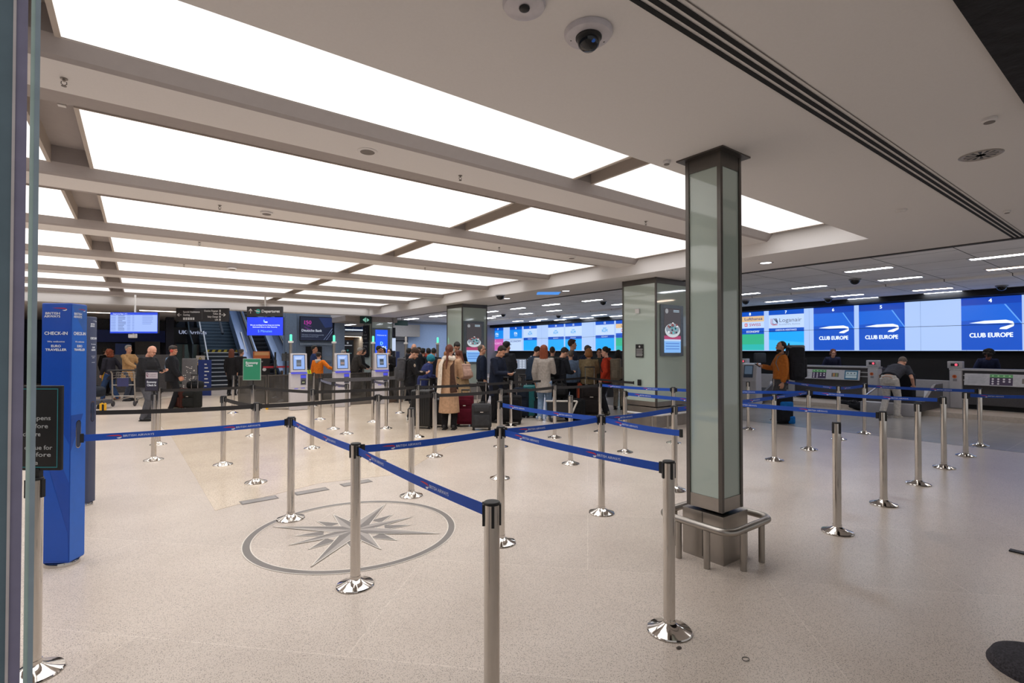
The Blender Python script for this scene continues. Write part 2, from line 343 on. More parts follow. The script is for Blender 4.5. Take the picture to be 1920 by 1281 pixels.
# glass clad pillars
GLP = mat('#b4c2b9', .05, var=.02, scale=2, spec=1.0, name='pale_green_glass')
GLD = mat('#98aaa6', .07, var=.02, scale=2, spec=.7, name='grey_green_glass')
def pillar(x0, y0, x1, y1, label, z=ZC, c=.035, plinth=.0, ph=.42, band=.12):
    t = empty('pillar', ((x0+x1)/2, (y0+y1)/2, 0), 0, label, 'pillar'); w = (x1-x0)/2; h = (y1-y0)/2
    zb = ph+.02
    MB().box(-w+.012, -h+.012, zb, w-.012, h-.012, z-band, GLP).build('glass_cladding', t)
    m = MB()
    for sx in (-1, 1):
        for sy in (-1, 1):
            cx, cy = sx*(w-c/2), sy*(h-c/2); m.bx((cx, cy, (zb+z)/2), (c, c, z-zb), BRUSHD)
    m.build('corner_trim', t)
    MB().box(-w+.004, -h+.004, z-band, w-.004, h-.004, z-.004, BRUSHD).build('top_band', t)
    MB().box(-w+.004, -h+.004, zb, w-.004, h-.004, zb+.1, BRUSH).build('bottom_band', t)
    p = plinth; MB().box(-w-p, -h-p, .0, w+p, h+p, ph, BRUSH).build('plinth', t)
    return t, w, h
t, w, h = pillar(3.52, 2.11, 3.815, 2.415, 'slim square pillar in the right foreground, green glass between steel corners, ringed by a low steel rail', plinth=.022, ph=.36, c=.03)
MB().box(-w-.05, -h-.05, ZC-.012, w+.05, h+.05, ZC-.001, BRUSHD).build('ceiling_collar', t)
MB().box(-w-.0235, -.002, .02, -w-.022, .002, .36, BLACK).build('panel_joint', t)
rr = .3; g = .12; pts = []
for cx, cy, a in ((1, 1, 0), (-1, 1, 90), (-1, -1, 180), (1, -1, 270)):
    for k in range(6):
        an = rad(a+18*k); pts.append((cx*(rr-.09)+.09*math.cos(an), cy*(rr-.09)+.09*math.sin(an), .3))
pts.append(pts[0]); m = MB().tube(pts, .027, BRUSH, 12)
rail = m.build('guard_rail', t)
for x, y in ((-rr, .12), (-rr, -.12), (-.12, -rr), (.14, -rr), (rr, -.02), (-.1, rr), (.14, rr)):
    MB().lathe([(.023, 0), (.023, .28)], BRUSH, 14, (x, y, 0)).build('rail_post', t)
t2, w, h = pillar(8.58, 6.59, 9.72, 7.5, 'wide glass-clad pillar just behind the slim one, with a small black notice on its side')
f = Face((-w, .0, 0), (0, -1, 0), (0, 0, 1), eps=.006)
y_ = lambda px: (6.59+h)-onX(px, 650, 8.58).y
a, b = y_(1192), y_(1207); z0, z1 = 1.46, 1.74
f.rect(a, z0, b, z1, BLACK, 1); f.disc((a+b)/2, z1-.05, .022, ink('#bbbbbb'), 1.3)
for i, zz in enumerate((.11, .14, .17, .2, .225, .25)): f.rect(a+.02, z1-zz, b-.02-.01*(i % 2), z1-zz+.012, ink('#a9a9a9'), 1.4)
f.build('black_notice', t2)
MB().box(-w-.03, -y_(1196)-.05, 2.4, -w, -y_(1196)+.05, 2.5, WHITE).build('wall_box', t2)
cl = MB().box(-w-.05, -y_(1200)-.03, .86, -w, -y_(1200)+.03, .99, BLACK).build('belt_clip', t2)
def lowrail(t, x0, x1, y, z=.3):
    MB().tube([(x0, y, z), (x1, y, z)], .02, BRUSH).build('guard_rail', t)
pts = [(-w-.02, -h-.2, .3), (w, -h-.2, .3)]
MB().tube([(-w-.2, .25, .3), (-w-.2, -h-.12, .3), (-w-.12, -h-.2, .3), (w+.1, -h-.2, .3)], .022, WHITE).build('guard_rail', t2)
for x, y in ((-w-.2, .1), (-w-.2, -h-.05), (-w+.1, -h-.2), (.2, -h-.2)): MB().lathe([(.022, 0), (.022, .29)], BRUSH, 12, (x, y, 0)).build('rail_post', t2)
# framed screens on pillars
def screen_on(t, w, h, face, u0, u1, z0, z1, fn, fr=.1):
    if face == 'front': f = Face((0, -h, 0), (1, 0, 0), (0, 0, 1), eps=.004)
    m = MB().box(u0-fr, -h-.03, z0-fr*.7, u1+fr, -h, z1+fr*.7, mat('#70787c', .35, .6)); m.build('screen_frame', t)
    f = Face((0, -h-.031, 0), (1, 0, 0), (0, 0, 1), eps=.004); f.rect(u0, z0, u1, z1, glow('#20242c', .6), .2); fn(f, u0, u1, z0, z1); f.build('screen', t)
def foodad(f, a, b, z0, z1):
    w = b-a; h = z1-z0
    f.rect(a, z0+h*.38, b, z1, glow('#4a4548', .7), .5); f.rect(a, z0, b, z0+h*.38, glow('#7fb4f0', .9), .5)
    f.rect(a, z0+h*.3, b, z0+h*.38, glow('#b0426e', .8), .8); f.rect(a, z0+h*.26, b, z0+h*.3, glow('#b7d2f2', .9), .8)
    f.disc(a+w*.5, z0+h*.5, w*.46, glow('#cfd8de', .8), 1, w*.26); f.disc(a+w*.5, z0+h*.53, w*.4, glow('#8a98a4', .8), 1.2, w*.2)
    rnd = random.Random(3)
    for k in range(26):
        an = rnd.random()*6.28; q = rnd.random(); f.disc(a+w*(.5+.36*q*math.cos(an)), z0+h*.56+w*.22*q*math.sin(an)+h*.06*(1-q), w*.06, glow(rnd.choice(['#59c3c9', '#2e3b44', '#e8eef0', '#8a4a4a', '#3f8f98']), .8), 1.4+.02*k, w*.04, 8)
    f.disc(a+w*.15, z1-h*.07, w*.09, glow('#9a9ca0', .8), 1.5)
    for k in range(2): f.rect(a+w*.55, z1-h*(.05+.03*k), a+w*.9, z1-h*(.04+.03*k), glow('#c7e4f5', .9), 1.4)
    for k in range(3): f.rect(a+w*.08, z0+h*(.2-.06*k), b-w*.1, z0+h*(.215-.06*k), glow('#3f6fc4', .9), 1.4)
cx = 8.58+w
screen_on(t2, w, h, 'front', onY(1245, 600, 6.56).x-cx, onY(1276, 600, 6.56).x-cx, 1.56, 2.5, foodad)
t3, w, h = pillar(8.38, 14.04, 9.36, 15.05, 'distant glass-clad pillar carrying the lit food advertisement beside the queue')
cx = 8.38+w; screen_on(t3, w, h, 'front', onY(875, 600, 14.0).x-cx, onY(903, 600, 14.0).x-cx, 1.24, 2.5, foodad)
t4, w, h = pillar(8.36, 21.9, 9.4, 22.85, 'farthest glass-clad pillar carrying the blue welcome screen')
cx = 8.36+w
def london(f, a, b, z0, z1):
    w = b-a; h = z1-z0; wh = glow('#d5ecff', 1); cy = glow('#8fe6f5', 1)
    f.rect(a, z0, b, z1, glow('#1c56f0', 1), .5); f.text('Welcome to', (a+b)/2, z1-h*.2, h*.045, wh, 'c')
    m = (a+b)/2; f.text('D', m, z0+h*.5, h*.1, cy, 'c', bold=.04); f.text('O', m, z0+h*.36, h*.1, wh, 'c', bold=.04); f.text('N', m, z0+h*.22, h*.1, cy, 'c', bold=.04)
    f.text('L', m-w*.28, z0+h*.36, h*.1, wh, 'c', bold=.04); f.text('N.', m+w*.28, z0+h*.36, h*.1, wh, 'c', bold=.04); f.rect(m+w*.1, z0+h*.2, m+w*.4, z0+h*.215, wh, 2)
screen_on(t4, w, h, 'front', onY(704, 600, 21.86).x-cx, onY(727, 600, 21.86).x-cx, 1.2, 2.55, london, .12)
# dark vertical sign on the flank of the farthest pillar
f = Face((-w-.06, 0, 0), (0, -1, 0), (0, 0, 1), eps=.01); f.rect(-.42, 1.98, .3, 2.75, BLACK, 0); f.rect(-.42, 1.3, .3, 1.95, BLACK, 0)
for zz, s_ in ((2.55, '^'), (2.42, 'To'), (2.28, 'Aircraft'), (2.14, 'Lounges'), (1.78, 'Meeting'), (1.45, '^')): f.text(s_, -.06, zz, .09, ink('#c9c9c9'), 'c')
f.build('black_direction_sign', t4)
# =================================================================== VIDEO WALL, CEILING FITTINGS
XV = 19.0; ZV0, ZV1 = 1.6, 3.1; ZM = 2.33
YV = lambda px: onX(px, 640, XV).y
vw = empty('video_wall', (XV, 14, 0), 0, 'long lit video wall above the check-in desks showing airline panels', 'video wall')
MB().box(0, -14, ZV0-.02, .1, 14, ZV1+.02, BLACK).build('screen_housing', vw)
def vface(y_left): return Face((-.004, y_left-14, 0), (0, -1, 0), (0, 0, 1), eps=.006)
WHT = glow('#a9c4f4', 1.); WH2 = glow('#bcd3f8', 1.); BL = glow('#0a4fc0', 1.); BLD = glow('#0a3fae', 1.); BL2 = glow('#0f62d6', 1.); CY = glow('#16a4f2', 1.)
TXW = glow('#e8f4ff', 1.1); NAVT = glow('#1d3f86', .8); SEAM = mat('#0d1c38', .5, name='seam')
_b = vface(28); _b.rect(0, ZV0, 28, ZV1, WHT, .2); _b.build('background_image', vw)
def panel(pl, pr, kind, num):
    y0, y1 = YV(pl), YV(pr); w = y0-y1; f = vface(y0); top = 2.95; c = w/2
    f.rect(0, ZV0+.02, w, ZV1, BL if kind == 'club' else WH2, .5)
    if kind == 'club':
        f.rect(0, 2.9, w, ZV1, BLD, .8); f.poly([(0, 2.35), (0, 2.88), (w*.72, 2.88), (w*.98, 2.35)], BL2, .8); f.poly([(0, 2.45), (w*.3, 2.47), (w*.62, 2.38), (w*.9, 2.2), (w*.9, ZV0+.1), (0, ZV0+.1)], BL, 1)
        f.poly([(w*.72, 2.88), (w*.75, 2.88), (w, 2.36), (w*.99, 2.33)], glow('#5f9ff0', 1), 1.1)
        f.text(num, c, 2.95, .1, TXW, 'c', bold=.05); f.text('CLUB EUROPE', c, 1.98, .12, TXW, 'c', fit=w*.72, bold=.05)
        z = 2.35; f.poly([(w*.14, z+.035), (w*.4, z+.09), (w*.75, z+.1), (w*.86, z+.05), (w*.88, z-.02), (w*.78, z+.01), (w*.6, z+.012), (w*.4, z+.01)], TXW, 2)
        f.poly([(w*.88, z-.02), (w*.82, z-.04), (w*.66, z-.11), (w*.64, z-.15), (w*.76, z-.16), (w*.87, z-.08)], TXW, 2)
    else:
        f.rect(0, 2.93, w, ZV1, BL, .8); f.text(num, c, 2.97, .1, TXW, 'c', bold=.05)
        if kind == 'klm':
            f.text('KLM', c, 2.56, .14, glow('#1c9ae0', 1), 'c', bold=.04)
            for k in range(4): f.disc(c-.09+.06*k, 2.76, .022, glow('#1c9ae0', 1), 2)
            f.rect(c-.1, 2.725, c+.1, 2.74, glow('#1c9ae0', 1), 2)
            f.rect(0, 2.24, w, 2.4, BL, .8); f.rect(0, ZV0+.02, w, 2.24, CY, .8); f.text('ECONOMY', c, 2.29, .06, TXW, 'c')
        elif kind == 'ita':
            f.rect(0, 2.38, w, 2.93, glow('#1187e8', 1), .8); f.text('ITA', c, 2.62, .15, TXW, 'c', bold=.04); f.text('AIRWAYS', c, 2.52, .05, TXW, 'c')
            f.text('ECONOMY', c, 2.15, .11, NAVT, 'c', fit=w*.9, bold=.03)
        elif kind == 'sky':
            f.rect(0, 2.38, w, 2.93, glow('#1187e8', 1), .8); f.text('ITA', c-.1, 2.62, .15, TXW, 'c', bold=.04); f.text('AIRWAYS', c-.1, 2.52, .05, TXW, 'c')
            f.rect(0, ZV0+.02, w, 2.38, glow('#c25aa8', 1), .8); f.text('SKY', .06, 2.2, .13, glow('#f0c8ee', 1)); f.text('PRIORITY', .06, 2.02, .13, glow('#f0c8ee', 1), fit=w*.85)
        elif kind == 'logan':
            f.rect(0, ZV0+.02, w, 2.3, CY, .8); f.poly([(w*.0, ZV0+.02), (w, ZV0+.02), (w, ZV0+.3), (w*.0, ZV0+.42)], glow('#38b7f0', 1), .9); f.rect(0, 2.3, w, 2.44, BL, .8); f.text('CHECK-IN ASSISTANCE', c, 2.34, .06, TXW, 'c', fit=w*.6)
            f.text('Loganair', w*.3, 2.66, .14, glow('#5d6577', .9), fit=w*.64); f.text("Scotland's Airline", w*.3, 2.55, .055, glow('#7d93b5', .9), fit=w*.6)
            for k in range(3):
                o = k*.035; f.poly([(w*.06+o, 2.8), (w*.06+o+.012, 2.8), (w*.06+o+.012, 2.62), (w*.12+o, 2.56+o*.4), (w*.26, 2.56+o), (w*.26, 2.545+o), (w*.115+o, 2.545+o*.4), (w*.06+o, 2.61)], glow('#c03a4a', .9) if k < 2 else glow('#2c3550', .9), 2)
                f.poly([(w*.13+o*1.4, 2.8), (w*.155+o*1.4, 2.8), (w*.265, 2.64+o*.8), (w*.265, 2.60+o*.8)], glow('#2c3550', .9), 2)
        elif kind == 'luft':
            f.rect(0, 2.72, w, 2.93, glow('#dcb98a', 1), .8); f.text('Lufthansa', w*.62, 2.78, .1, NAVT, 'c', fit=w*.66, bold=.03)
            f.text('SWISS', w*.68, 2.55, .1, glow('#b02a4a', .9), 'c', fit=w*.42, bold=.02); f.rect(w*.3, 2.54, w*.4, 2.66, glow('#c02a3a', 1), 1); f.rect(w*.34, 2.56, w*.36, 2.64, TXW, 2); f.rect(w*.32, 2.59, w*.38, 2.61, TXW, 2)
            f.rect(0, 2.24, w, 2.47, BL, .8); f.text('ECONOMY', w*.6, 2.3, .07, TXW, 'c', bold=.04); f.rect(0, ZV0+.02, w, 2.24, glow('#2fae84', 1), .8); f.rect(0, ZV0+.02, w, 1.85, glow('#2bb3ae', 1), .9)
    f.build('airline_panel', vw)
for a in ((1803, 1917, 'club', '4'), (1611, 1697, 'club', '5'), (1526, 1602, 'club', '6'), (1442, 1508, 'logan', '7'), (1382, 1433, 'luft', '8'),
          (1300, 1340, 'club', '9'), (1155, 1190, 'luft', '11'), (1117, 1152, 'klm', '12'), (1060, 1091, 'klm', '13'), (1028, 1057.5, 'klm', '14'), (982, 1007, 'klm', '15'), (956, 979, 'ita', '16'), (924, 944, 'sky', '17'), (904, 921, 'klm', '18')): panel(*a)
f = vface(28); f.rect(0, ZM-.006, 28, ZM+.006, SEAM, 3)
for k in range(27): f.rect(k*1.05, ZV0, k*1.05+.008, ZV1, glow('#7f9fd8', .8), .35)
f.build('seam_line', vw)
struct('trim_26', MB().box(18.6, .5, ZV1+.02, 19.2, 29, ZT+.1, BLACKM))
# ---- fittings in the ceilings
def troffer(px, py, warm=0, i=0, on=1):
    p = G(px, py, ZT if px < 1790 or py < 520 else ZT)
    z = ZT if p.x < 15.8 else ZT-.06
    t = empty('ceiling_light', (p.x, p.y, z), 0, i, 'ceiling light', 'recessed strip lights over the desks')
    e = (glow('#ffe3cc', 24.) if warm else glow('#eef4ff', 24.)) if on else mat('#44444a')
    MB().box(-.10, -.42, -.012, .10, .42, -.001, e).build('diffuser', t)
    MB().box(-.14, -.46, -.014, -.10, .46, -.001, WHITE).box(.10, -.46, -.014, .14, .46, -.001, WHITE).box(-.1, -.46, -.014, .1, -.42, -.001, WHITE).box(-.1, .42, -.014, .1, .46, -.001, WHITE).build('frame', t)
L_ = [(1628, 505, 0), (1687, 522, 0), (1876, 480, 0), (1902, 501, 1), (1748, 538, 1), (1768, 544, 0), (1517, 538, 0), (1460, 561, 0), (1588, 550, 0), (1619, 555.5, 0), (1398, 551, 0), (1110, 563, 0), (1033, 571, 0), (971, 578, 0), (922, 584, 0), (1039, 582.5, 0), (986, 588, 0), (934, 592, 0), (1123, 588, 0), (1068, 592, 0), (1016, 596.6, 0), (971, 600, 0), (1100, 594, 0), (1050, 597.5, 0), (1157, 590, 0), (1165, 570, 0), (1003, 600, 0)]
NTH = 'first second third fourth fifth sixth seventh eighth ninth tenth eleventh twelfth thirteenth fourteenth fifteenth sixteenth seventeenth eighteenth'.split()
for k, (a, b, w) in enumerate(L_):
    side = 'in tiled ceiling right of slim pillar' if a > 1380 else 'in tiled ceiling left of wide pillar'
    sib = [q for q in L_ if (q[0] > 1380) == (a > 1380)]; rk = sorted(q[0] for q in sib).index(a)+1
    troffer(a, b, w, '%s strip light %s, %s from left' % ('warm' if w else 'cool white', side, NTH[rk-1]))
for px, py, lab, on in ((1061, 545.6, 'round lit downlight in the soffit beyond the wide pillar', 1), (950.6, 560, 'small round downlight in the soffit left of the distant security domes', 1), (1436, 493, 'small lit round downlight in the soffit right of the slim pillar', 1), (1839, 291, 'large recessed round downlight with ribbed steel reflector at upper right', 0)):
    p = G(px, py, ZC); t = empty('downlight', p, 0, lab, 'downlight'); 
    r = .09 if on else .10
    MB().lathe([(r, -.001), (r+.02, -.008), (r+.035, -.001)], mat('#9d9590', .4), 28).build('rim', t)
    if on: MB().lathe([(0.0001, -.003), (r, -.003)], glow('#f4f6ff', 3.5), 20).build('lamp', t)
    else:
        m = MB()
        for k in range(24):
            a = 2*math.pi*k/24; a2 = a+math.pi*2/24; mm = CHROME if k % 2 else mat('#20242c', .2, .8)
            m.add([(r*math.cos(a), r*math.sin(a), -.002), (r*math.cos(a2), r*math.sin(a2), -.002), (.3*r*math.cos(a2), .3*r*math.sin(a2), -.0015), (.3*r*math.cos(a), .3*r*math.sin(a), -.0015)], [(0, 1, 2, 3)], mm)
        m.lathe([(.0001, -.0016), (.3*r, -.0016)], mat('#59606c', .2, .9), 20).build('reflector', t)
for px, py, lab in ((938, 556, 'black security dome left of the lit soffit downlights'), (1131, 568, 'largest black security dome, hanging between the two big pillars'), (943.5, 592, 'black security dome low between the ceiling lights, beside the food advertisement pillar'), (1603, 526, 'black security dome over the desk panel six'), (1553, 559, 'small black security dome over the seventh desk panel'), (1047, 592, 'tiny black security dome above the middle of the airline screens'), (1398, 563, 'small black security dome at the edge of the slim pillar'), (1878, 534, 'black security dome at the far right above panel four')):
    z = ZT if px not in (938,) else ZC; p = G(px, py-3, z); p.z -= .065 if p.x > 15.8 else .005
    t = empty('security_camera', p, 0, lab, 'security camera', 'ceiling domes')
    MB().lathe([(.13, 0), (.13, -.02), (.115, -.03)], mat('#8f8f92', .4), 20).build('base', t)
    MB().lathe([(.105, -.03), (.10, -.07), (.07, -.11), (.03, -.13), (.0001, -.135)], mat('#0a0b0d', .1), 20).build('dome', t)
def cam_big(px, py, lab, r, dome):
    p = G(px, py, ZC); t = empty('security_camera', p, YAW, lab, 'security camera')
    mb = MB().lathe([(r, -.001), (r, -.012), (r*.93, -.024), (r*.6, -.034), (.0001, -.036)], mat('#c4bfc4', .35, name='white_plastic'), 40); mb.build('base', t)
    if dome:
        MB().lathe([(.055, -.030), (.055, -.05), (.048, -.075), (.03, -.092), (.0001, -.098)], mat('#15171b', .08, name='smoked_dome'), 28, (0, -.012, 0)).build('dome', t)
        MB().lathe([(.062, -.03), (.062, -.04), (.055, -.044)], BLACK, 28, (0, -.012, 0)).build('dome_ring', t)
        MB().ball((.012, -.05, -.07), (.016, .01, .012), mat('#2c6fd8', .1), 10, 6).build('lens', t)
        MB().ball((-.08, .02, -.026), .006, BLACK, 8, 6).ball((.08, .03, -.026), .006, BLACK, 8, 6).build('screw', t)
        f = Face((0, .065, -.0345), (1, 0, 0), (0, -1, 0), eps=-.001); f.text('Avigilon', 0, -.0, .012, ink('#5e5c62'), 'c', l=-1)
    else: MB().ball((0, -.02, -.04), (.024, .024, .012), BLACK, 16, 8).build('lens', t)
cam_big(1103, 60, 'white ceiling camera with a smoked dome, near the top centre of the picture', .115, 1)
cam_big(983, 5, 'white flat round ceiling camera cut by the top edge of the picture', .095, 0)
for px, py, z, r, lab in ((689, 284, ZB, .085, 'round grey ceiling speaker in the first beam'), (500, 398, ZB, .07, 'round vent plate in the second beam'), (435, 503, ZB, .09, 'small grey box plate in a middle beam'), (1690, 393, ZC, .05, 'round smoke detector on the plain ceiling right of the slim pillar'), (1855, 222, ZC, .04, 'flat round cap above the ribbed downlight'), (1888, 395, ZC, .03, 'small grey sprinkler cap at the right edge near the slot diffuser'), (1072, 482, ZB, .07, 'round detector near the right end of the second beam'), (1250, 302, ZC, .03, 'tiny round ceiling cap left of the pillar collar')):
    p = G(px, py, z); t = empty('ceiling_disc', p, 0, lab, 'ceiling fitting'); big = px == 689
    MB().lathe([(r, -.001), (r, -.004 if big else -.018), (r*.8, -.008 if big else -.026)], CEIL, 28).build('rim', t)
    MB().lathe([(r*.72, -.002), (r*.72, -.009 if big else -.03), (.0001, -.009 if big else -.03)], mat('#77706c', .7) if px != 1690 else CEIL, 28).build('cover', t)
for k, (px, py) in enumerate(((120, 148), (863, 330), (412, 386), (1211, 416), (374, 455), (936, 465), (345, 497), (797, 503))):
    q = ['at upper left', 'on the first beam near the middle', 'on the second beam at left', 'on the first beam left of the slim pillar', 'on the third beam at left', 'on the second beam in the middle', 'on the fourth beam at left', 'on the third beam in the middle'][k]
    p = G(px, py-1, ZB); t = empty('sprinkler', p, 0, 'small steel sprinkler head %s' % q, 'sprinkler', 'sprinkler heads')
    MB().lathe([(.02, -.001), (.02, -.006), (.008, -.008), (.008, -.02)], mat('#8c8580', .3, .8), 14).tube([(-.012, 0, -.02), (-.014, 0, -.035), (0, 0, -.046), (.014, 0, -.035), (.012, 0, -.02)], .0025, BRUSHD, 6).build('body', t)
    MB().lathe([(.0001, -.048), (.014, -.048), (.014, -.051), (.0001, -.051)], BRUSHD, 12).build('deflector', t)
p = G(1028, 550, ZC); t = empty('light_panel', p, YAW, 'blue lit square plate in the soffit between the two big pillars', 'ceiling light')
MB().box(-.3, -.3, -.006, .3, .3, -.001, glow('#3f8fe8', .9)).build('diffuser', t)
# =================================================================== FLOOR INLAYS
C0 = G(665, 995); Rr = (G(457, 1015)-G(857, 985)).length/2
t = empty('compass_inlay', (C0.x, C0.y, .0022), 0, 'grey compass rose set in a dark ring in the terrazzo floor', 'floor emblem')
GD = mat('#77716d', .3, var=.12, scale=150, name='dark_terrazzo'); GL = mat('#a39b95', .3, var=.12, scale=150, name='mid_terrazzo'); BR = mat('#e0d8cc', .3, name='pale_strip')
def annulus(r0, r1, m, z): return MB().add([(r*math.cos(2*math.pi*k/96), r*math.sin(2*math.pi*k/96), z) for r in (r0, r1) for k in range(96)], [(k, (k+1) % 96, 96+(k+1) % 96, 96+k) for k in range(96)], m)
annulus(Rr*.925, Rr*.985, GD, .0006).build('dark_ring', t); annulus(Rr*.915, Rr*.925, BR, .0006).build('pale_ring', t); annulus(Rr*.985, Rr*.995, BR, .0006).build('pale_ring', t)
a0_ = math.atan2(*(lambda d: (d.y, d.x))(G(728, 942)-C0))
def star(ang, r, w, wr, ma, mb_, name, e):
    m = MB()
    for k in range(len(ang)):
        a = a0_+rad(ang[k]); d = Vector((math.cos(a), math.sin(a), 0)); n = Vector((-d.y, d.x, 0))
        m.add([(0, 0, e), d*(r*w)+n*(r*wr)+Vector((0, 0, e)), d*r+Vector((0, 0, e))], [(0, 1, 2)], ma)
        m.add([(0, 0, e), d*(r*w)-n*(r*wr)+Vector((0, 0, e)), d*r+Vector((0, 0, e))], [(0, 2, 1)], mb_)
        for sgn in (1, -1):
            p, q = d*(r*w)+n*(r*wr*sgn), d*r; tn = (q-p).normalized(); nn = Vector((-tn.y, tn.x, 0))*.004
            m.add([p-nn+Vector((0, 0, e+.0004)), q-nn+Vector((0, 0, e+.0004)), q+nn+Vector((0, 0, e+.0004)), p+nn+Vector((0, 0, e+.0004))], [(0, 1, 2, 3)], BR)
    m.build(name, t)
star([22.5+45*k for k in range(8)], Rr*.55, .52, .14, GD, GD, 'small_star_points', .0008)
C_ = MB().add([(Rr*.29*math.cos(2*math.pi*k/40), Rr*.29*math.sin(2*math.pi*k/40), .0016) for k in range(40)], [tuple(range(40))], TERR); C_.build('inner_disc', t)
star([45, 135, 225, 315], Rr*.62, .3, .12, GL, GD, 'diagonal_star_points', .0024)
star([0, 90, 180, 270], Rr*.86, .2, .1, GL, GD, 'long_star_points', .0034)
for px, py, i in ((486, 938, 'nearest the compass ring'), (584, 921.5, 'the middle one of three'), (668, 906, 'right of a chrome post')):
    p = G(px, py); r_ = math.atan2(*(lambda d: (d.y, d.x))(G(584, 921)-G(486, 938)))
    t_ = empty('floor_plate', (p.x, p.y, .002), r_, 'small rectangular metal plate flush in the floor, %s' % i, 'floor plate', 'floor plates')
    MB().box(-.165, -.055, 0, .165, .055, .003, mat('#a7a29e', .35, .6)).build('lid', t_); MB().box(-.18, -.07, 0, .18, .07, .002, GD).build('rim', t_)
# =================================================================== STANCHIONS AND BELTS
BLUE = mat('#0b4ab2', .6, var=.04, name='blue_webbing'); BLK = mat('#242223', .7, name='black_webbing')
PW = glow; TW = ink('#dfe6f2'); TR = ink('#c2344a')
PH = .97
_dat = {}
def stanchion(key, px, py, label, world=None, dark=False):
    p = world if world is not None else G(px, py)
    t = empty('stanchion', (p.x, p.y, 0), YAW, label, 'barrier post', 'chrome queue posts')
    if not _dat:
        m = MB().lathe([(.0001, .001), (.124, .001), (.126, .006), (.122, .012), (.09, .022), (.06, .034), (.042, .046), (.036, .052), (.036, .07)], CHROME, 40); _dat['b'] = m.build('base', t)
        _dat['p'] = MB().lathe([(.0335, .05), (.0335, PH-.006)], CHROME, 28).build('post', t)
        m = MB().lathe([(.0345, PH-.012), (.0345, PH-.003), (.031, PH), (.0001, PH)], BLACK, 28)
        for a in (0, 90, 180, 270): m.bx((.0335*math.cos(rad(a+10)), .0335*math.sin(rad(a+10)), PH-.055), (.012, .02, .088), BLACK, Matrix.Rotation(0, 4, 'Z'))
        _dat['c'] = m.build('belt_head', t)
    else:
        for k in 'bpc':
            o = _dat[k].copy(); COL.objects.link(o); o.parent = t
    t['_w'] = 0; del t['_w']; t_key = t; POST[key] = (t, p); return t
POST = {}
PL = [
 ('A', 545, 973, 'chrome post at the upper left rim of the compass ring, where the blue belt turns'),
 ('B', 666, 1098, 'chrome post standing at the front of the compass ring'),
 ('C', 922, 1379, 'nearest chrome post, at the bottom middle of the picture, its base out of view'),
 ('D', 1255, 1183, 'big chrome post with its full base, just left of the slim pillar foot'),
 ('E', 939, 1018, 'chrome post right of the compass, where three blue belts meet'),
 ('E2', 937, 897, 'chrome post directly behind the post where three blue belts meet'),
 ('E3', 939, 838, 'chrome post two behind the post where three blue belts meet, holding black belts'),
 ('F', 1128, 962, 'chrome post midway between the compass and the slim pillar, with blue belts crossing at it'),
 ('G2', 1265, 919, 'nearer of two chrome posts half hidden by the left edge of the slim pillar'),
 ('G1', 1263, 831, 'farther of two chrome posts half hidden by the left edge of the slim pillar'),
 ('H', 1172, 848, 'chrome post in front of the left edge of the wide pillar'),
 ('I', 1125, 810, 'chrome post in front of the person in the red jacket'),
 ('J', 1070, 870, 'free-standing chrome post without belts, before the black bags'),
 ('K', 771, 930, 'free-standing chrome post just behind the compass ring'),
 ('L', 708, 866, 'chrome post with a black belt, behind the front compass post'),
 ('M1', 625, 805, 'chrome post below the second kiosk, left one with a slanting grey belt'),
 ('M2', 650, 814, 'chrome post just right below the second kiosk'),
 ('M3', 585, 841, 'chrome post with black belts in front of the first white kiosk'),
 ('M4', 600, 787, 'chrome post at the left end of the wide grey belt by the kiosks'),
 ('M5', 699, 792, 'chrome post in front of the third white kiosk'),
 ('M6', 724, 804, 'chrome post just left of the boy with the grey backpack'),
 ('M7', 750, 775, 'chrome post behind the legs of the boy with the grey backpack'),
 ('M8', 588, 762, 'chrome post close behind the first kiosk, left of a pair'),
 ('N1', 783, 820, 'chrome post in front of the black ribbed suitcase'),
 ('N2', 815, 856, 'chrome post in front of the long camel coat'),
 ('N3', 958, 799, 'chrome post in front of the man in the navy coat with a phone'),
 ('N4', 976, 781, 'slim far chrome post left of the teal suitcase'),
 ('N5', 1040, 821, 'chrome post at the right leg of the red-haired woman in the grey coat'),
 ('N6', 1100, 777, 'chrome post before the large black soft suitcase'),
 ('P1', 288, 863, 'chrome post carrying the framed Economy Check In sign'),
 ('P2', 297, 834, 'chrome post standing just behind the Economy Check In sign'),
 ('P3', 418, 872, 'chrome post left of the Economy Class sign, with a short black belt'),
 ('P4', 480, 905, 'chrome post right in front of the Economy Class sign'),
 ('P5', 474, 818, 'chrome post holding up the green Economy Class sign'),
 ('P6', 437, 775, 'far chrome post in front of the two dark-dressed people by the stairs'),
 ('P7', 516, 746, 'thin far post before the escalator foot, left of a pair'),
 ('P8', 528, 752, 'thin far post before the escalator foot, right of a pair'),
 ('R1', 1403, 805, 'chrome post at the right edge of the slim pillar'),
 ('R2', 1452, 863, 'chrome post in front of the man in the brown sweater'),
 ('R3', 1517, 843, 'chrome post right of the blue and black duffel, where blue belts meet'),
 ('R4', 1573, 824, 'chrome post in front of the middle of the left check-in desk'),
 ('R5', 1621, 813, 'chrome post left of the bending man in pale trousers'),
 ('R6', 1570, 998, 'free-standing chrome post nearest on the right side of the hall'),
 ('R7', 1657, 946, 'second nearest chrome post of the right-hand diagonal row, holding a belt end'),
 ('R8', 1722, 908, 'third chrome post of the right-hand diagonal row, without a belt'),
 ('R9', 1770, 877, 'fourth chrome post of the right-hand diagonal row, at a belt end'),
 ('R10', 1811, 855, 'fifth chrome post of the right-hand diagonal row, before the right desk'),
 ('R11', 1838, 836, 'farthest chrome post of the right-hand diagonal row'),
 ('R12', 1452, 788, 'chrome post hidden behind the man in the brown sweater'),
]
for a in PL: stanchion(*a)
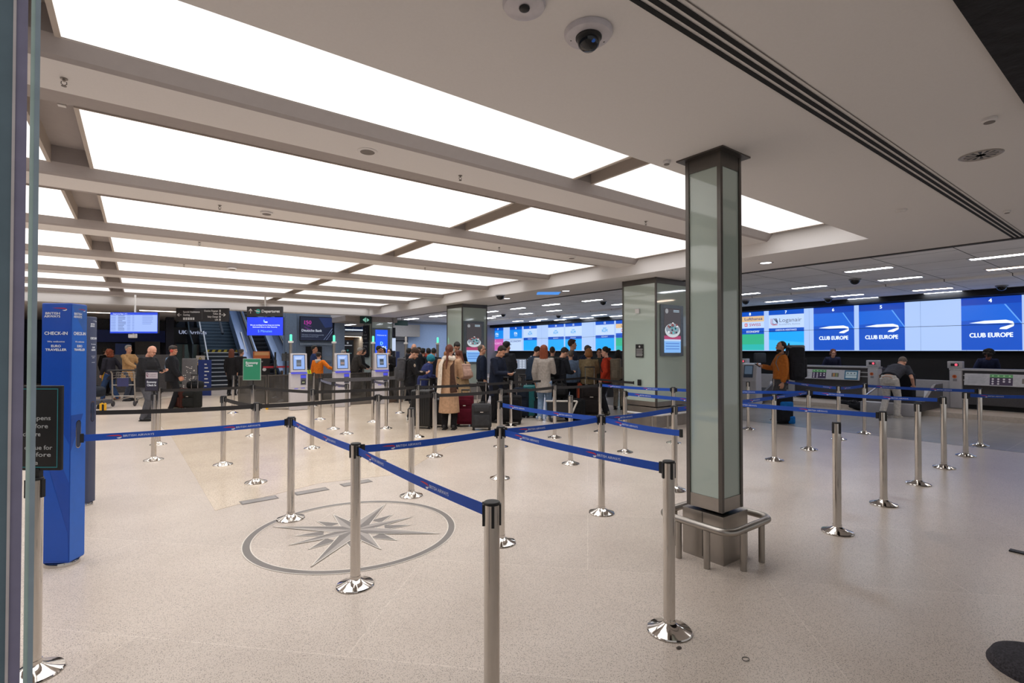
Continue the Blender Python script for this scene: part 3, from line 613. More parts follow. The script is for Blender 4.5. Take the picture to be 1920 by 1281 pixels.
BH = .050
_ta = text2('BRITISH AIRWAYS', .0165, xs=1.05)
def belt(k0, p1, label, blue=True, z0=.922, z1=.922, hgt=BH, sag=.012, flip=None, start=None, mat_=None):
    t, a = POST[k0] if start is None else start
    b = POST[p1][1] if isinstance(p1, str) else Vector(p1)
    a = Vector((a.x, a.y, 0)); b = Vector((b.x, b.y, 0))
    rev = (b-a).dot(RT) < 0
    s0, s1 = (b, a) if rev else (a, b); za, zb = (z1, z0) if rev else (z0, z1)
    d = (s1-s0); Ln = d.length; d.normalize(); s0 = s0+d*.05; Ln -= .1; n = Vector((d.y, -d.x, 0))   # n towards camera side
    if n.dot(Vector((0, 0, 0))-(s0+d*Ln/2)) < 0: n = -n
    def P(u, v, o=0.):
        tt = u/Ln; z = za+(zb-za)*tt-sag*4*tt*(1-tt)+v
        return s0+d*u+n*o+Vector((0, 0, z))
    N = 16; vs = []; h = hgt/2
    for i in range(N+1):
        u = Ln*i/N; vs += [P(u, -h, .001), P(u, h, .001), P(u, h, -.001), P(u, -h, -.001)]
    fs = []
    for i in range(N):
        for k in range(4): k2 = (k+1) % 4; fs.append((i*4+k, i*4+k2, i*4+4+k2, i*4+4+k))
    fs += [(3, 2, 1, 0), (N*4, N*4+1, N*4+2, N*4+3)]
    m = mat_ or (BLUE if blue else BLK)
    mb = MB().add(vs, fs, m)
    for u in (0, Ln): mb.add([P(u+du, v, o) for du in (-.012, .012) for v in (-h-.008, h+.008) for o in (-.008, .008)], [(0, 1, 3, 2), (4, 6, 7, 5), (0, 4, 5, 1), (2, 3, 7, 6), (0, 2, 6, 4), (1, 5, 7, 3)], BLACK)
    bo = tag(mb.build('barrier_belt'), label, 'barrier belt', 'blue barrier belts' if blue else 'dark barrier belts')
    if blue:
        V, Fc, w = _ta; lm = MB(); per = .80; u0 = .14
        while u0+w+.12 < Ln:
            lm.add([P(u0+.105+x, y-.0083, .0022) for x, y in V], Fc, TW)
            W_ = .1
            def S(pts): return [P(u0+x*W_, y*W_-.004, .0022) for x, y in pts]
            lm.add(S([(0, .10), (.35, .15), (.8, .14), (.95, .08), (1, -.02), (.9, .02), (.75, .05), (.4, .07)]), [tuple(range(8))], TR)
            lm.add(S([(.66, -.07), (.85, -.04), (1, -.02), (.95, -.1), (.86, -.15), (.74, -.14)]), [tuple(range(6))], TW)
            u0 += per
        if lm.v: lm.build('printed_lettering', bo)
    return bo
belt('A', G(134, 1063), 'blue belt from the tall blue totem to the upper left post of the compass', z1=.945)
for a, b, l in (('A', 'B', 'blue belt slanting across the left of the compass ring between its two posts'),
  ('B', 'E', 'blue belt rising rightwards from the front compass post'), ('B', 'C', 'blue belt slanting down from the front compass post to the nearest post'),
  ('E', 'F', 'blue belt rising from the three-belt post to the crossing post'), ('E', 'D', 'blue belt descending from the three-belt post to the large post by the slim pillar'),
  ('E2', 'F', 'blue belt descending to the crossing post from the post behind'), ('F', 'G2', 'blue belt rising right from the crossing post towards the slim pillar'),
  ('I', 'G1', 'highest blue belt left of the slim pillar, before the wide pillar'), ('H', 'R7', 'long blue belt running behind the slim pillar to the right diagonal row'),
  ('G2', 'R3', 'blue belt behind the slim pillar rising towards the blue and black duffel'), ('G1', 'R3', 'blue belt behind the slim pillar in front of the brown sweater man'),
  ('R3', 'R9', 'blue belt on the right in front of the bending man at knee height'), ('R12', 'R4', 'blue belt at the hand of the man in the brown sweater'),
  ('R4', 'R5', 'short blue belt in front of the left check-in desk'), ('R5', 'R11', 'blue belt in front of the bending man at thigh height')): belt(a, b, l)
belt('F', (3.58, 2.46, 0), 'blue belt descending from the crossing post to the slim pillar itself'); belt('R10', G(1995, 862), 'blue belt leaving the picture at the right edge')
belt('P4', G(158, 925), 'black belt from the dark totem to the post by the Economy Class sign', False, z1=.9)
for a, b, l in (('P3', 'P4', 'short black belt left of the Economy Class sign'), ('P2', 'P5', 'black belt from the Economy Check In sign to the Economy Class sign'),
  ('P5', 'M3', 'black belt from the Economy Class sign to the first kiosk'), ('P4', 'L', 'long black belt passing low in front of the first and second kiosk'),
  ('M3', 'N1', 'black belt from the first kiosk to the ribbed suitcase'), ('L', 'N2', 'black belt in front of the legs of the boy with the backpack, lower one'),
  ('N2', 'E3', 'lower black belt across the camel coat and the grey suitcase'), ('N1', 'N3', 'upper black belt across the camel coat and the trench coat'),
  ('N3', 'N6', 'upper dark belt across the grey coat of the red-haired woman'), ('E3', 'N5', 'lower black belt ending at the grey coat of the red-haired woman'),
  ('N5', 'I', 'lower black belt before the black soft suitcase and bags')): belt(a, b, l, False)
q = onX(1198, 715, 8.55); belt('N6', (q.x-.13, q.y, 0), 'black belt clipped to the side of the wide pillar', False)
GB = mat('#57565a', .6, name='grey_webbing')
belt('M4', 'M7', 'wide grey belt in front of the second and third kiosk', False, hgt=.09, mat_=GB, z0=.915, z1=.915); belt('M4', 'M1', 'short bluish belt slanting under the second kiosk screen, left of the striped one', False, mat_=mat('#6a6f86', .6)); belt('M1', 'M2', 'short dark striped belt below the second kiosk screen', False, mat_=mat('#4a4a60', .6)); belt('M5', 'M6', 'short dark striped belt below the third kiosk screen', False, mat_=mat('#4a4a60', .6))
# =================================================================== ENTRANCE FRAME, TOTEMS, SIGNS
DB = mat('#3a4452', .35, .5, name='door_metal')
ER = (atd(35, 658, 1.)-Vector((0, 0, CH))).normalized(); EY = math.atan2(-ER.x, ER.y); EP_ = Vector((ER.y, -ER.x, 0))
t = empty('door_frame', (ER*1.3).to_3d(), EY, 'dark vertical metal door frame at the far left edge', 'door frame'); t.location.z = 0
def lb(px0, px1, y0, y1, mm, nm, z0=0.):
    def X(px):
        r_ = ray(px, 640).to_3d(); r_.z = 0; return r_.dot(EP_)/r_.dot(ER)*(1.3+y0)
    MB().box(X(px0), y0, z0, X(px1), y1, ZC-.006, mm).build(nm, t)
lb(-70, 17, .004, .1, mat('#6d8490', .3, name='grey_glass_panel'), 'side_panel'); lb(17, 23, -.004, .1, mat('#e0d8d8', .4), 'edge_trim'); lb(23, 45, 0, .1, mat('#9591ad', .4), 'post')
t0_ = t; t = empty('glass_door', t0_.location, EY, 'edge of a sliding glass door beside the dark frame at far left', 'door')
lb(51, 59, 0, .02, mat('#c4dcd4', .2, name='green_glass_edge'), 'glass_edge', .0); lb(59, 69, -.004, .03, mat('#a3b6c2', .3), 'seal_strip', .0)
TB = mat('#0c49b0', .35, var=.03, name='totem_blue'); TB2 = mat('#2268cc', .35, var=.03, name='totem_mid_blue'); TN = mat('#3c4563', .4, var=.03, name='totem_slate'); TWH = ink('#e6ecf5')
def totem(pc, pl, pr, zt, label, two, body, hilite=None):
    e1 = (pl-pc); w1 = e1.length; e2 = (pr-pc); w2 = e2.length; e1.normalize(); n2 = Vector((-e1.y, e1.x, 0)); 
    if n2.dot(e2) < 0: n2 = -n2
    mid = pc+e1*w1/2+n2*w2/2
    t = empty('totem', (mid.x, mid.y, 0), math.atan2(-e1.y, -e1.x), label, 'totem'); hw, hd = w1/2, w2/2
    MB().rbox((0, 0, (zt+.03)/2), (w1, w2, zt-.03), .008, body).build('body', t)
    MB().lathe([(.0001, 0), (1, 0), (1, .02), (.97, .028), (.0001, .028)], CHROME, 48, M=Matrix.Diagonal((hw*1.08, hd*1.25, 1, 1)).to_4x4()).build('foot_plate', t)
    def words(f, w, small):
        red = TR if not small else TWH
        f.speed(w*.36, zt-.048, w*.5, red, TWH); f.text('BRITISH', w*.13, zt-.085, .0165, TWH, fit=w*.5, bold=.05); f.text('AIRWAYS', w*.1, zt-.107, .0165, TWH, fit=w*.53, bold=.05)
        f.text('CHECK-IN', w*.5, zt-.236, .023, TWH, 'c', fit=w*.78, bold=.05); f.text('We welcome', w*.5, zt-.292, .012, TWH, 'c', fit=w*.58, bold=.03)
        a, b = ('EURO', 'TRAVELLER') if not small else ('CLUB', 'EUROPE')
        f.text(a, w*.5, zt-.328, .017, TWH, 'c', fit=w*.33, bold=.06); f.text(b, w*.5, zt-.355, .017, TWH, 'c', fit=w*.7 if not small else w*.5, bold=.06)
        if small: f.text('Executive Club', w*.5, zt-.415, .01, TWH, 'c', fit=w*.5); f.text('SILVER', w*.5, zt-.432, .011, TWH, 'c', fit=w*.3); f.text('oneworld', w*.5, zt-.48, .011, TWH, 'c', fit=w*.4)
    f = Face((-hw, -hd, 0), (1, 0, 0), (0, 0, 1), eps=.0015)
    if hilite:
        f.poly([(w1*.0, .95), (w1*.95, .25), (w1*.98, .05), (.02, .05), (.01, .55)], mat('#1252ba', .35, var=.02), .6)
        f.poly([(w1*.02, 1.12), (w1*.98, .62), (w1*.98, .9), (w1*.02, 1.3)], mat('#1a5cc4', .35, var=.02), .5)
    words(f, w1, two); f.build('printed_front', t)
    f = Face((hw, -hd, 0), (0, 1, 0), (0, 0, 1), eps=.0015)
    if hilite: f.rect(.003, .04, w2-.003, zt-.01, hilite, .3); f.poly([(.003, .85), (w2*.8, 1.12), (.003, 1.12)], mat('#0f49a4', .35), .6); f.poly([(.003, zt-.01), (w2-.003, zt-.01), (w2-.003, zt-.25), (w2*.4, zt-.12)], mat('#3564b2', .35), .5)
    words(f, w2, two)
    k = w2*.5; f.poly([(k+.022*math.cos(a)*1.15, 1.0+(.075 if math.sin(a) > 0 else -.075)+.03*math.sin(a)-.03) for a in [2*math.pi*i/24 for i in range(24)]], CHROME, 1.2)
    f.poly([(k+.022*math.cos(a), .999+(.072 if math.sin(a) > 0 else -.072)+.027*math.sin(a)-.03) for a in [2*math.pi*i/24 for i in range(24)]], mat('#2c3852', .3), 1.6)
    f.build('printed_side', t); return t
pc = G(129, 1064); totem(pc, G(72, 1066), G(161, 1048), 1.955, 'tall bright blue check-in totem, the nearer of two at left', False, TB, TB2)
pc2 = G(164, 950); totem(pc2, G(120, 951), G(180, 944), 1.955, 'slate-coloured check-in totem standing behind the bright blue one', True, TN)
# sign on a post at the far left
z_ = G(61, 1264); t = stanchion('Z', 0, 0, 'chrome post whose round base shows at the bottom left corner', world=z_)
p = z_; d_ = (p-Vector((0, 0, 0))).dot(FW); xl, xr = -(p.dot(RT))+(47-960)/F*d_, -(p.dot(RT))+(119-960)/F*d_
t = empty('sign_board', (p.x, p.y, 0), YAW, 'black notice board with teal border on a post at far left', 'sign')
zt, zb = G(0, 0).z, 0; zt = CH-(723-HZ)*d_/F; zb = CH-(881-HZ)*d_/F
MB().rbox(((xl+xr)/2, .0, (zt+zb)/2), (xr-xl, .018, zt-zb), .004, BLACK).build('board', t)
MB().box(-.0, -.012, PH-.02, .03, .012, zb+.01, BLACK).build('bracket', t)
f = Face((xl, -.0095, zb), (1, 0, 0), (0, 0, 1), eps=.001); w, h = xr-xl, zt-zb; TE = ink('#2d7f86'); b_ = .014; q = .005
f.rect(w-b_-q, b_, w-b_, h-b_, TE); f.rect(.0, h-b_-q, w-b_, h-b_, TE); f.rect(0, b_, w-b_, b_+q, TE)
G_ = ink('#b9bcbc'); S_ = lambda y: h-(y-723)*d_/F; X_ = lambda x: (x-47)*d_/F
for s, x, y, ex in (('opens', 66, 787, 101), ('before', 57, 802, 96), ('closure', 49, 817, 82), ('queue for', 52, 842, 104), ('before', 57, 855, 102), ('me', 57, 870, 78)): f.text(s, X_(x), S_(y), .021, G_, fit=X_(ex)-X_(x), bold=.03)
f.poly([(X_(64)+.012*math.cos(a)*r, S_(758)+.02*math.sin(a)*r) for r, rg in ((1, range(-8, 9)), (.8, range(8, -9, -1))) for a in [k*.19 for k in rg]], G_)
f.build('printed_notice', t)
# economy check in sign
def post_sign(key, w, h, z, label, frame_c, fn, rot=0):
    p = POST[key][1]; t = empty('sign_board', (p.x, p.y, 0), YAW+rot, label, 'sign')
    MB().rbox((0, -.045, z+h/2), (w, .014, h), .003, frame_c).build('frame', t); MB().lathe([(.014, PH), (.014, z+.01)], BLACK, 12).bx((0, -.02, z+.02), (.03, .04, .05), BLACK).build('holder', t)
    f = Face((-w/2, -.0525, z), (1, 0, 0), (0, 0, 1), eps=.0015); fn(f, w, h); f.build('poster', t)
def eci(f, w, h):
    f.rect(.012, .012, w-.012, h-.012, ink('#2c2b3f')); f.rect(.015, h*.62, w-.015, h-.03, ink('#c3b9c0'), 1.5); f.rect(.015, h*.6, w-.015, h*.62, ink('#8e8792'), 1.6)
    f.text('Loganair', w*.34, h*.78, .018, ink('#6d6470'), fit=w*.48); f.rect(w*.34, h*.7, w*.8, h*.725, ink('#8c8590'), 2); f.poly([(w*.12, h*.88), (w*.16, h*.88), (w*.16, h*.76), (w*.26, h*.74), (w*.26, h*.7), (w*.15, h*.7), (w*.12, h*.76)], ink('#6b2f48'), 2); f.poly([(w*.18, h*.88), (w*.22, h*.88), (w*.28, h*.78), (w*.24, h*.78)], ink('#2c2b3f'), 2)
    f.text('Economy', w*.5, h*.4, .03, TWH, 'c', fit=w*.68, bold=.05); f.text('Check In', w*.5, h*.25, .03, TWH, 'c', fit=w*.66, bold=.05)
post_sign('P1', .205, .305, 1.01, 'framed Economy Check In sign with an airline header on a post', BLACK, eci)
def ecl(f, w, h):
    f.rect(.01, .01, w-.01, h-.01, ink('#2a8a68')); f.text('Economy', w*.16, h*.76, .04, TWH, fit=w*.68, bold=.05); f.text('Class', w*.16, h*.64, .04, TWH, fit=w*.4, bold=.05)
post_sign('P5', .335, .405, 1.05, 'green Economy Class sign with a pale frame on a post', mat('#a8bab2', .4), ecl)
# hair tie and debris on the floor
p = G(1398, 1237); t = tag(MB().tube([(p.x+.02*math.cos(a), p.y+.016*math.sin(a), .003) for a in [2*math.pi*k/16 for k in range(17)]], .0016, BLACK, 6).build('hair_tie'), 'thin black hair tie lying on the floor at bottom right', 'hair tie')
p = G(1273, 1216); tag(MB().ball((p.x, p.y, .003), (.018, .012, .004), mat('#4a423c', .9, var=.4, scale=80), 12, 6).build('dirt_clump'), 'small dark clump of dirt on the floor below the large post', 'dirt')
p = G(1962, 1262); t = empty('bollard_base', (p.x, p.y, 0), 0, 'dark speckled round base cut off by the bottom right corner', 'base')
MB().lathe([(.0001, .0), (.22, .0), (.22, .008), (.2, .045), (.17, .055), (.0001, .055)], mat('#37343a', .8, var=.7, scale=120, name='speckled_rubber'), 48).build('base', t)
p = G(1926, 1040); tag(MB().bx((p.x, p.y, .005), (.06, .2, .01), BLACK, None).build('floor_strip'), 'corner of a dark strip on the floor at the right edge', 'strip')
# =================================================================== KIOSKS AND BEACONS
KW = mat('#c8c4c8', .35, var=.02, name='kiosk_white'); KP = glow('#4a4fe0', .8)
def kiosk(px, d, label, i):
    p = atd(px, 700, d); t = empty('check_in_kiosk', (p.x, p.y, 0), rad(-6), label, 'kiosk', 'white self-service kiosks')
    MB().rbox((0, 0, .5), (.44, .36, 1.0), .02, KW).build('pedestal', t)
    m = MB(); m.prism([(-.2, 1.02), (-.12, 1.53), (.0, 1.53), (.04, 1.02)], -.205, .205, KW, axis='x'); m.build('screen_housing', t, bevel=.012)
    d_ = Vector((0, .08, .51)).normalized(); f = Face((-.205, -.2, 1.02), (1, 0, 0), d_, eps=.003)
    f.rect(.05, .07, .36, .48, BLACK); f.rect(.065, .085, .345, .465, glow('#8fb0ee', .9), 1.5); f.rect(.14, .16, .26, .34, glow('#5d6675' if i != 2 else '#3a4a58', .7), 2); f.rect(.15, .2, .25, .26, glow('#b0938c' if i == 1 else '#7f8796', .7), 2.4)
    for k in range(3): f.rect(.1, .41-.025*k, .3-.02*k, .42-.025*k, glow('#dfe8fb', 1), 2)
    f.build('screen', t)
    MB().box(-.2, -.24, .985, .2, -.1, 1.015, KP).build('lit_strip', t)
    f = Face((-.22, -.181, 0), (1, 0, 0), (0, 0, 1), eps=.003); f.rect(.26, .68, .4, .95, ink('#5a5d70')); f.rect(.26, .86, .4, .94, KP, 1.4); f.rect(.28, .7, .38, .8, BLACK, 1.5); f.rect(.3, .73, .33, .77, ink('#b7c4a0'), 2); f.rect(.34, .73, .36, .77, ink('#b7c4a0'), 2)
    f.rect(.0, .6, .44, .606, ink('#8e8a92')); f.rect(.1, .575, .2, .59, KP, 1.2); f.rect(.27, .585, .37, .6, KP, 1.2); f.build('front_fittings', t)
kiosk(559, 13.75, 'leftmost white self check-in kiosk, its whole pedestal visible', 0); kiosk(640, 14.5, 'middle white self check-in kiosk of the three', 1); kiosk(713, 15.3, 'white self check-in kiosk left of the boy with the backpack', 2)
for px, d, l, on in ((545, 14.0, 'beacon pole behind the leftmost kiosk, green lamp lit', 1), (626, 14.8, 'beacon pole behind the middle kiosk, green lamp lit', 1), (699.5, 15.6, 'beacon pole behind the third kiosk, green lamp lit', 1), (761, 16.4, 'beacon pole with unlit lamp above the bald traveller', 0), (820.5, 17.2, 'beacon pole with pale green lamp left of the man in the white shirt', 1)):
    p = atd(px, 700, d); t = empty('beacon_pole', (p.x, p.y, 0), 0, l, 'beacon pole', 'kiosk beacon poles')
    MB().lathe([(.09, 0), (.09, .015), (.045, .03), (.045, 1.82)], BRUSH, 16).build('pole', t); MB().lathe([(.07, 1.82), (.07, 1.87), (.02, 1.88)], WHITE, 16).build('collar', t)
    MB().lathe([(.033, 1.88), (.033, 2.04), (.02, 2.06), (.0001, 2.06)], glow('#4fe0ac', 1.6) if on else mat('#c7c4c0', .3), 14).build('lamp', t)
# glass barrier wall
SG = mat('#4a4744', .12, var=.3, scale=4, alpha=.72, name='smoked_glass')
xa = onY(446, 700, 16.).x; xb = onY(770, 700, 16.).x; n = 7
for k in range(n):
    a = xa+(xb-xa)*k/n; b = xa+(xb-xa)*(k+1)/n
    t = empty('glass_barrier', ((a+b)/2, 16., 0), 0, 'smoked glass barrier panel behind the kiosks, %s of seven from the left' % NTH[k], 'glass barrier', 'smoked glass barrier panels'); w = (b-a)/2-.01
    MB().box(-w, -.006, .07, w, .006, .86, SG).build('glass', t); MB().box(-w, -.02, .86, w, .02, .9, BRUSHD).build('top_rail', t)
    m = MB()
    for x in (-w+.02, w-.02): m.box(x-.02, -.025, 0, x+.02, .025, .88, BRUSHD)
    m.build('upright', t)
for px, py, l in ((668, 758, 'low grey block on the floor under the glass barrier, left one'), (738, 754, 'low brown block on the floor under the glass barrier, right one')):
    p = G(px, py); tag(MB().rbox((p.x, p.y, .06), (.9 if px < 700 else .5, .25, .12), .01, mat('#7d756d', .8) if px < 700 else mat('#6e5a4c', .8)).build('ballast_block'), l, 'block')
p = G(524, 768); t = empty('floor_barrier', (p.x, p.y, 0), YAW, 'low grey floor bar with yellow ends in front of the first kiosk', 'floor bar')
MB().rbox((0, 0, .025), (.58, .1, .05), .015, mat('#8e867c', .7)).build('bar', t)
for s in (-1, 1): MB().rbox((s*.32, 0, .03), (.07, .12, .06), .012, mat('#e0ac1c', .5)).build('end_cap', t)
# =================================================================== HANGING SIGNS AND SCREENS
def hang(px0, px1, py0, py1, d, name, label, cat, fn, case=None, th=.08, yaw=None, top=ZS, nm='panel_face'):
    a, b = atd(px0, py0, d), atd(px1, py0, d); zt = a.z; zb = atd(px0, py1, d).z; w = (b-a).length; m = (a+b)/2
    t = empty(name, (m.x, m.y, zb), YAW if yaw is None else yaw, label, cat)
    MB().box(-w/2, 0, 0, w/2, th, zt-zb, case or BLACK).build('case', t)
    f = Face((-w/2, -.001, 0), (1, 0, 0), (0, 0, 1), eps=.006); fn(f, w, zt-zb); f.build(nm, t)
    if top: MB().lathe([(.025, zt-zb), (.025, top-zb)], WHITE, 10, (0, th/2, 0)).build('hanging_pole', t)
    return t
SW = ink('#d8d8d8'); LB = glow('#9fb8f6', 1.); LBT = glow('#5d76c8', .8)
def fids(f, w, h):
    f.rect(0, 0, w, h, glow('#1e45d8', 1)); f.rect(.01, h*.08, w-.01, h*.88, LB, 1.3); f.text('Departures Page 1 of 2', w*.06, h*.91, h*.05, TXW, fit=w*.3)
    rnd = random.Random(5)
    for r in range(10):
        z = h*(.82-.075*r)
        f.rect(w*.02, z, w*.12, z+h*.018, LBT, 2); f.rect(w*.17, z, w*(.26+.08*rnd.random()), z+h*.022, glow('#34406e', .8), 2); f.rect(w*.36, z, w*.43, z+h*.016, LBT, 2); f.rect(w*.47, z, w*.51, z+h*.016, LBT, 2)
        if r < 6: f.rect(w*.68, z, w*(.86+.05*rnd.random()), z+h*.014, LBT, 2)
hang(207, 296, 586, 625, 15.5, 'departures_screen', 'bright departures board hanging at left above the bald man', 'screen', fids, top=ZB)
t = empty('ceiling_box', atd(249, 627, 15.6), YAW, 'small white box hanging under the departures board', 'box'); MB().rbox((0, 0, -.05), (.2, .14, .13), .02, WHITE).build('box', t); MB().box(-.02, -.02, .0, .02, .02, .12, WHITE).build('stem', t)
def dir1(f, w, h):
    f.rect(w*.5, h*.15, w*.503, h*.85, ink('#8a8a8a'))
    def arrow(x, s, z=h*.5, l=w*.08):
        f.rect(x, z-h*.025, x+l, z+h*.025, SW); tip = x if s < 0 else x+l; f.poly([(tip+s*w*.01, z), (tip-s*w*.03, z+h*.13), (tip-s*w*.045, z+h*.1), (tip-s*w*.015, z), (tip-s*w*.045, z-h*.1), (tip-s*w*.03, z-h*.13)][::1], SW, 1.2)
    arrow(w*.03, -1); arrow(w*.87, 1)
    for s, z in (('Special Assistance', .66), ('Seating', .44)): f.text(s, w*.14, h*z, h*.13, SW, bold=.06, fit=w*(.32 if z > .5 else .13))
    for k in range(5): f.rect(w*(.14+.045*k), h*.12, w*(.175+.045*k), h*.3, SW)
    for s, z, q in (('Outsize Baggage', .74, .27), ('Toilets', .52, .1), ('Baby Change', .3, .2), ('Lift', .08, .06)): f.text(s, w*.81, h*z, h*.12, SW, 'r', bold=.06, fit=w*q); f.rect(w*.83, h*z-.01, w*.86, h*(z+.13), SW)
hang(330, 428, 578, 603, 18.0, 'direction_sign', 'long dark grey direction sign with two arrows above the stairs', 'sign', dir1, mat('#2f2d30', .5), top=ZC)
def dep(f, w, h):
    f.rect(w*.1, h*.28, w*.115, h*.7, SW); f.poly([(w*.1075, h*.8), (w*.16, h*.55), (w*.145, h*.5), (w*.1075, h*.68), (w*.07, h*.5), (w*.055, h*.55)], SW, 1.2)
    f.disc(w*.32, h*.5, h*.24, ink('#3aa79a')); f.poly([(w*.21, h*.62), (w*.26, h*.5), (w*.36, h*.42), (w*.37, h*.5), (w*.28, h*.58)], SW, 2); f.text('Departures', w*.42, h*.38, h*.28, SW, fit=w*.52, bold=.05)
hang(463, 529, 575, 593, 16.0, 'departures_sign', 'dark Departures sign with an up arrow over the blue screen', 'sign', dep, mat('#2f2d30', .5), top=ZB)
def five(f, w, h):
    f.rect(0, 0, w, h, glow('#1a3cf0', 1)); f.text('We are working hard to keep you moving', w/2, h*.54, h*.06, TXW, 'c', fit=w*.82, bold=.05); f.text('Estimated time to clear Security', w/2, h*.43, h*.06, TXW, 'c', fit=w*.68, bold=.05)
    f.text('5 Minutes', w/2, h*.17, h*.13, glow('#86c6ff', 1), 'c', fit=w*.4); f.rect(w*.46, h*.72, w*.49, h*.86, glow('#86c6ff', 1), 2); f.rect(w*.49, h*.7, w*.57, h*.76, TXW, 2)
hang(463.5, 531, 595, 629, 16.05, 'security_screen', 'bright blue screen reading 5 Minutes in front of the escalator', 'screen', five, top=CH+(HZ-593)*16.05/F-.0)
# exit sign by the farthest pillar and green bar sign
p = onY(686, 600, 21.7); t = empty('exit_sign', (p.x, p.y, p.z), 0, 'small dark green exit sign with white arrows beside the farthest pillar', 'exit sign')
MB().box(-.25, 0, -.16, .25, .04, .16, mat('#12342c', .4)).build('case', t); f = Face((-.25, -.001, -.16), (1, 0, 0), (0, 0, 1), eps=.006); f.poly([(.1, .16), (.2, .24), (.2, .08)], glow('#8fd8c0', .7)); f.poly([(.4, .16), (.3, .24), (.3, .08)], glow('#8fd8c0', .7)); f.rect(.22, .06, .26, .26, glow('#8fd8c0', .7)); f.build('symbol', t)
p = onY(753, 606, 24.); t = empty('exit_sign', (p.x, p.y, p.z), 0, 'long dark green sign hanging right of the farthest pillar', 'exit sign'); MB().box(-.35, 0, -.12, .35, .05, .12, mat('#0d3a33', .5)).build('case', t); MB().lathe([(.01, .12), (.01, ZT-p.z)], BLACK, 8).build('rod', t)
# bank advert
Yw_ = 24-.13; a = onY(561.5, 593, Yw_); b = onY(624, 640, Yw_); t = empty('bank_advert', (a.x, Yw_+.01, b.z), 0, 'large dark lit bank advertisement on the blue-grey wall', 'advertisement')
w = b.x-a.x; h = a.z-b.z; MB().box(0, -.06, 0, w, 0, h, BLACK).build('case', t); f = Face((0, -.061, 0), (1, 0, 0), (0, 0, 1), eps=.008)
f.rect(.03, .03, w-.03, h-.03, glow('#1a2440', .6), .3); f.poly([(w*.55, h*.97), (w*.97, h*.97), (w*.97, h*.6), (w*.75, h*.55)], glow('#26386b', .6), .6)
for k in range(2): f.poly([(w*(.7+.08*k), h*.05), (w*(.72+.08*k), h*.05), (w*.97, h*(.55-.12*k)), (w*.97, h*(.5-.12*k))], glow('#8090b8', .6), 1)
for k in range(12): f.rect(w*(.1+.012*k), h*(.45+.035*((k*7) % 11)), w*(.16+.018*k), h*(.465+.035*((k*7) % 11)), glow('#8a3aa0', .6), .9)
f.text('150', w*.1, h*.68, h*.15, glow('#c23aa0', .8), bold=.02, fit=w*.24); f.text('Deutsche Bank', w*.05, h*.38, h*.1, glow('#c4ccda', .8), fit=w*.6, bold=.03)
f.text('150 years of connecting worlds', w*.05, h*.23, h*.045, glow('#8f9ab2', .8), fit=w*.66); f.text('#theplacetobringit', w*.05, h*.16, h*.04, glow('#7f8aa2', .8), fit=w*.5); f.build('poster', t)
# doorway under the advert
struct('door_3', MB().box(onY(574, 690, 23.9).x, 23.86, 0, onY(603, 690, 23.9).x, 23.99, 1.8, BLACKM)); f = Face((onY(605, 0, 23.9).x, 23.97, 0), (1, 0, 0), (0, 0, 1)); f.rect(.1, 1.15, .55, 1.35, ink('#8f9dae')); f.rect(.1, 1.0, .5, 1.07, ink('#6f8096')); tag(f.build('wall_notice'), 'pale notice plates on the wall below the bank advertisement', 'notice')
# dark glazing above the recess, and its lit strips
t = empty('upper_window', (onY(662, 600, 27).x, 26.9, 2.6), 0, 'dark blue slanted glazing above the recess left of the farthest pillar', 'window'); MB().box(-1.3, -.02, .05, .9, .02, .52, mat('#182c4e', .15)).build('glass', t)
m = MB()
for k in range(4): m.prism([(-1.1+.5*k, .05), (-1.07+.5*k, .05), (-.97+.5*k, .52), (-1.0+.5*k, .52)], -.05, -.02, mat('#3c5880', .4), axis='y')
m.build('mullion', t)
p = onY(665, 619, 26.8); tag(MB().box(p.x-.5, 26.78, p.z-.02, p.x+.6, 26.84, p.z+.03, glow('#d9e2ea', 1.2)).build('strip_light'), 'white strip light on the lintel of the recess', 'strip light')
p = onY(652, 652, 25.5); t = empty('flight_monitor_post', (p.x, 25.5, 0), 0, 'dark wayfinding board standing before the timber wall', 'sign'); MB().box(-.3, 0, 0, .3, .1, 2.15, BLACK).build('board', t)
f = Face((-.3, -.001, 0), (1, 0, 0), (0, 0, 1), eps=.006); f.disc(.3, 2.0, .05, SW); f.rect(.08, 1.85, .52, 1.9, SW); f.disc(.3, 1.62, .05, ink('#3aa79a')); f.rect(.12, 1.45, .5, 1.5, ink('#88aaaa')); f.build('lettering', t)
# lit column right of the farthest pillar
p = onY(738.5, 650, 20.5); t = empty('information_pole', (p.x, 20.5, 0), 0, 'thin black and white post right of the farthest pillar', 'post'); MB().box(-.04, -.04, 0, .04, .04, 1.6, BLACK).build('lower_pole', t); MB().box(-.06, -.05, 1.6, .06, .05, 2.15, glow('#c5d4ee', .9)).build('lit_section', t); MB().box(-.05, -.05, 2.15, .05, .05, 2.6, BLACK).build('upper_pole', t)
p = G(745.5, 755); t = empty('slim_sign', (p.x, p.y, 0), 0, 'narrow navy banner pole behind the boy with the backpack', 'banner'); MB().lathe([(.12, 0), (.12, .02), (.03, .03), (.03, .9)], BRUSHD, 14).build('stand', t); MB().box(-.05, -.03, .9, .05, .03, 1.58, mat('#2c3a66', .5)).build('banner', t)
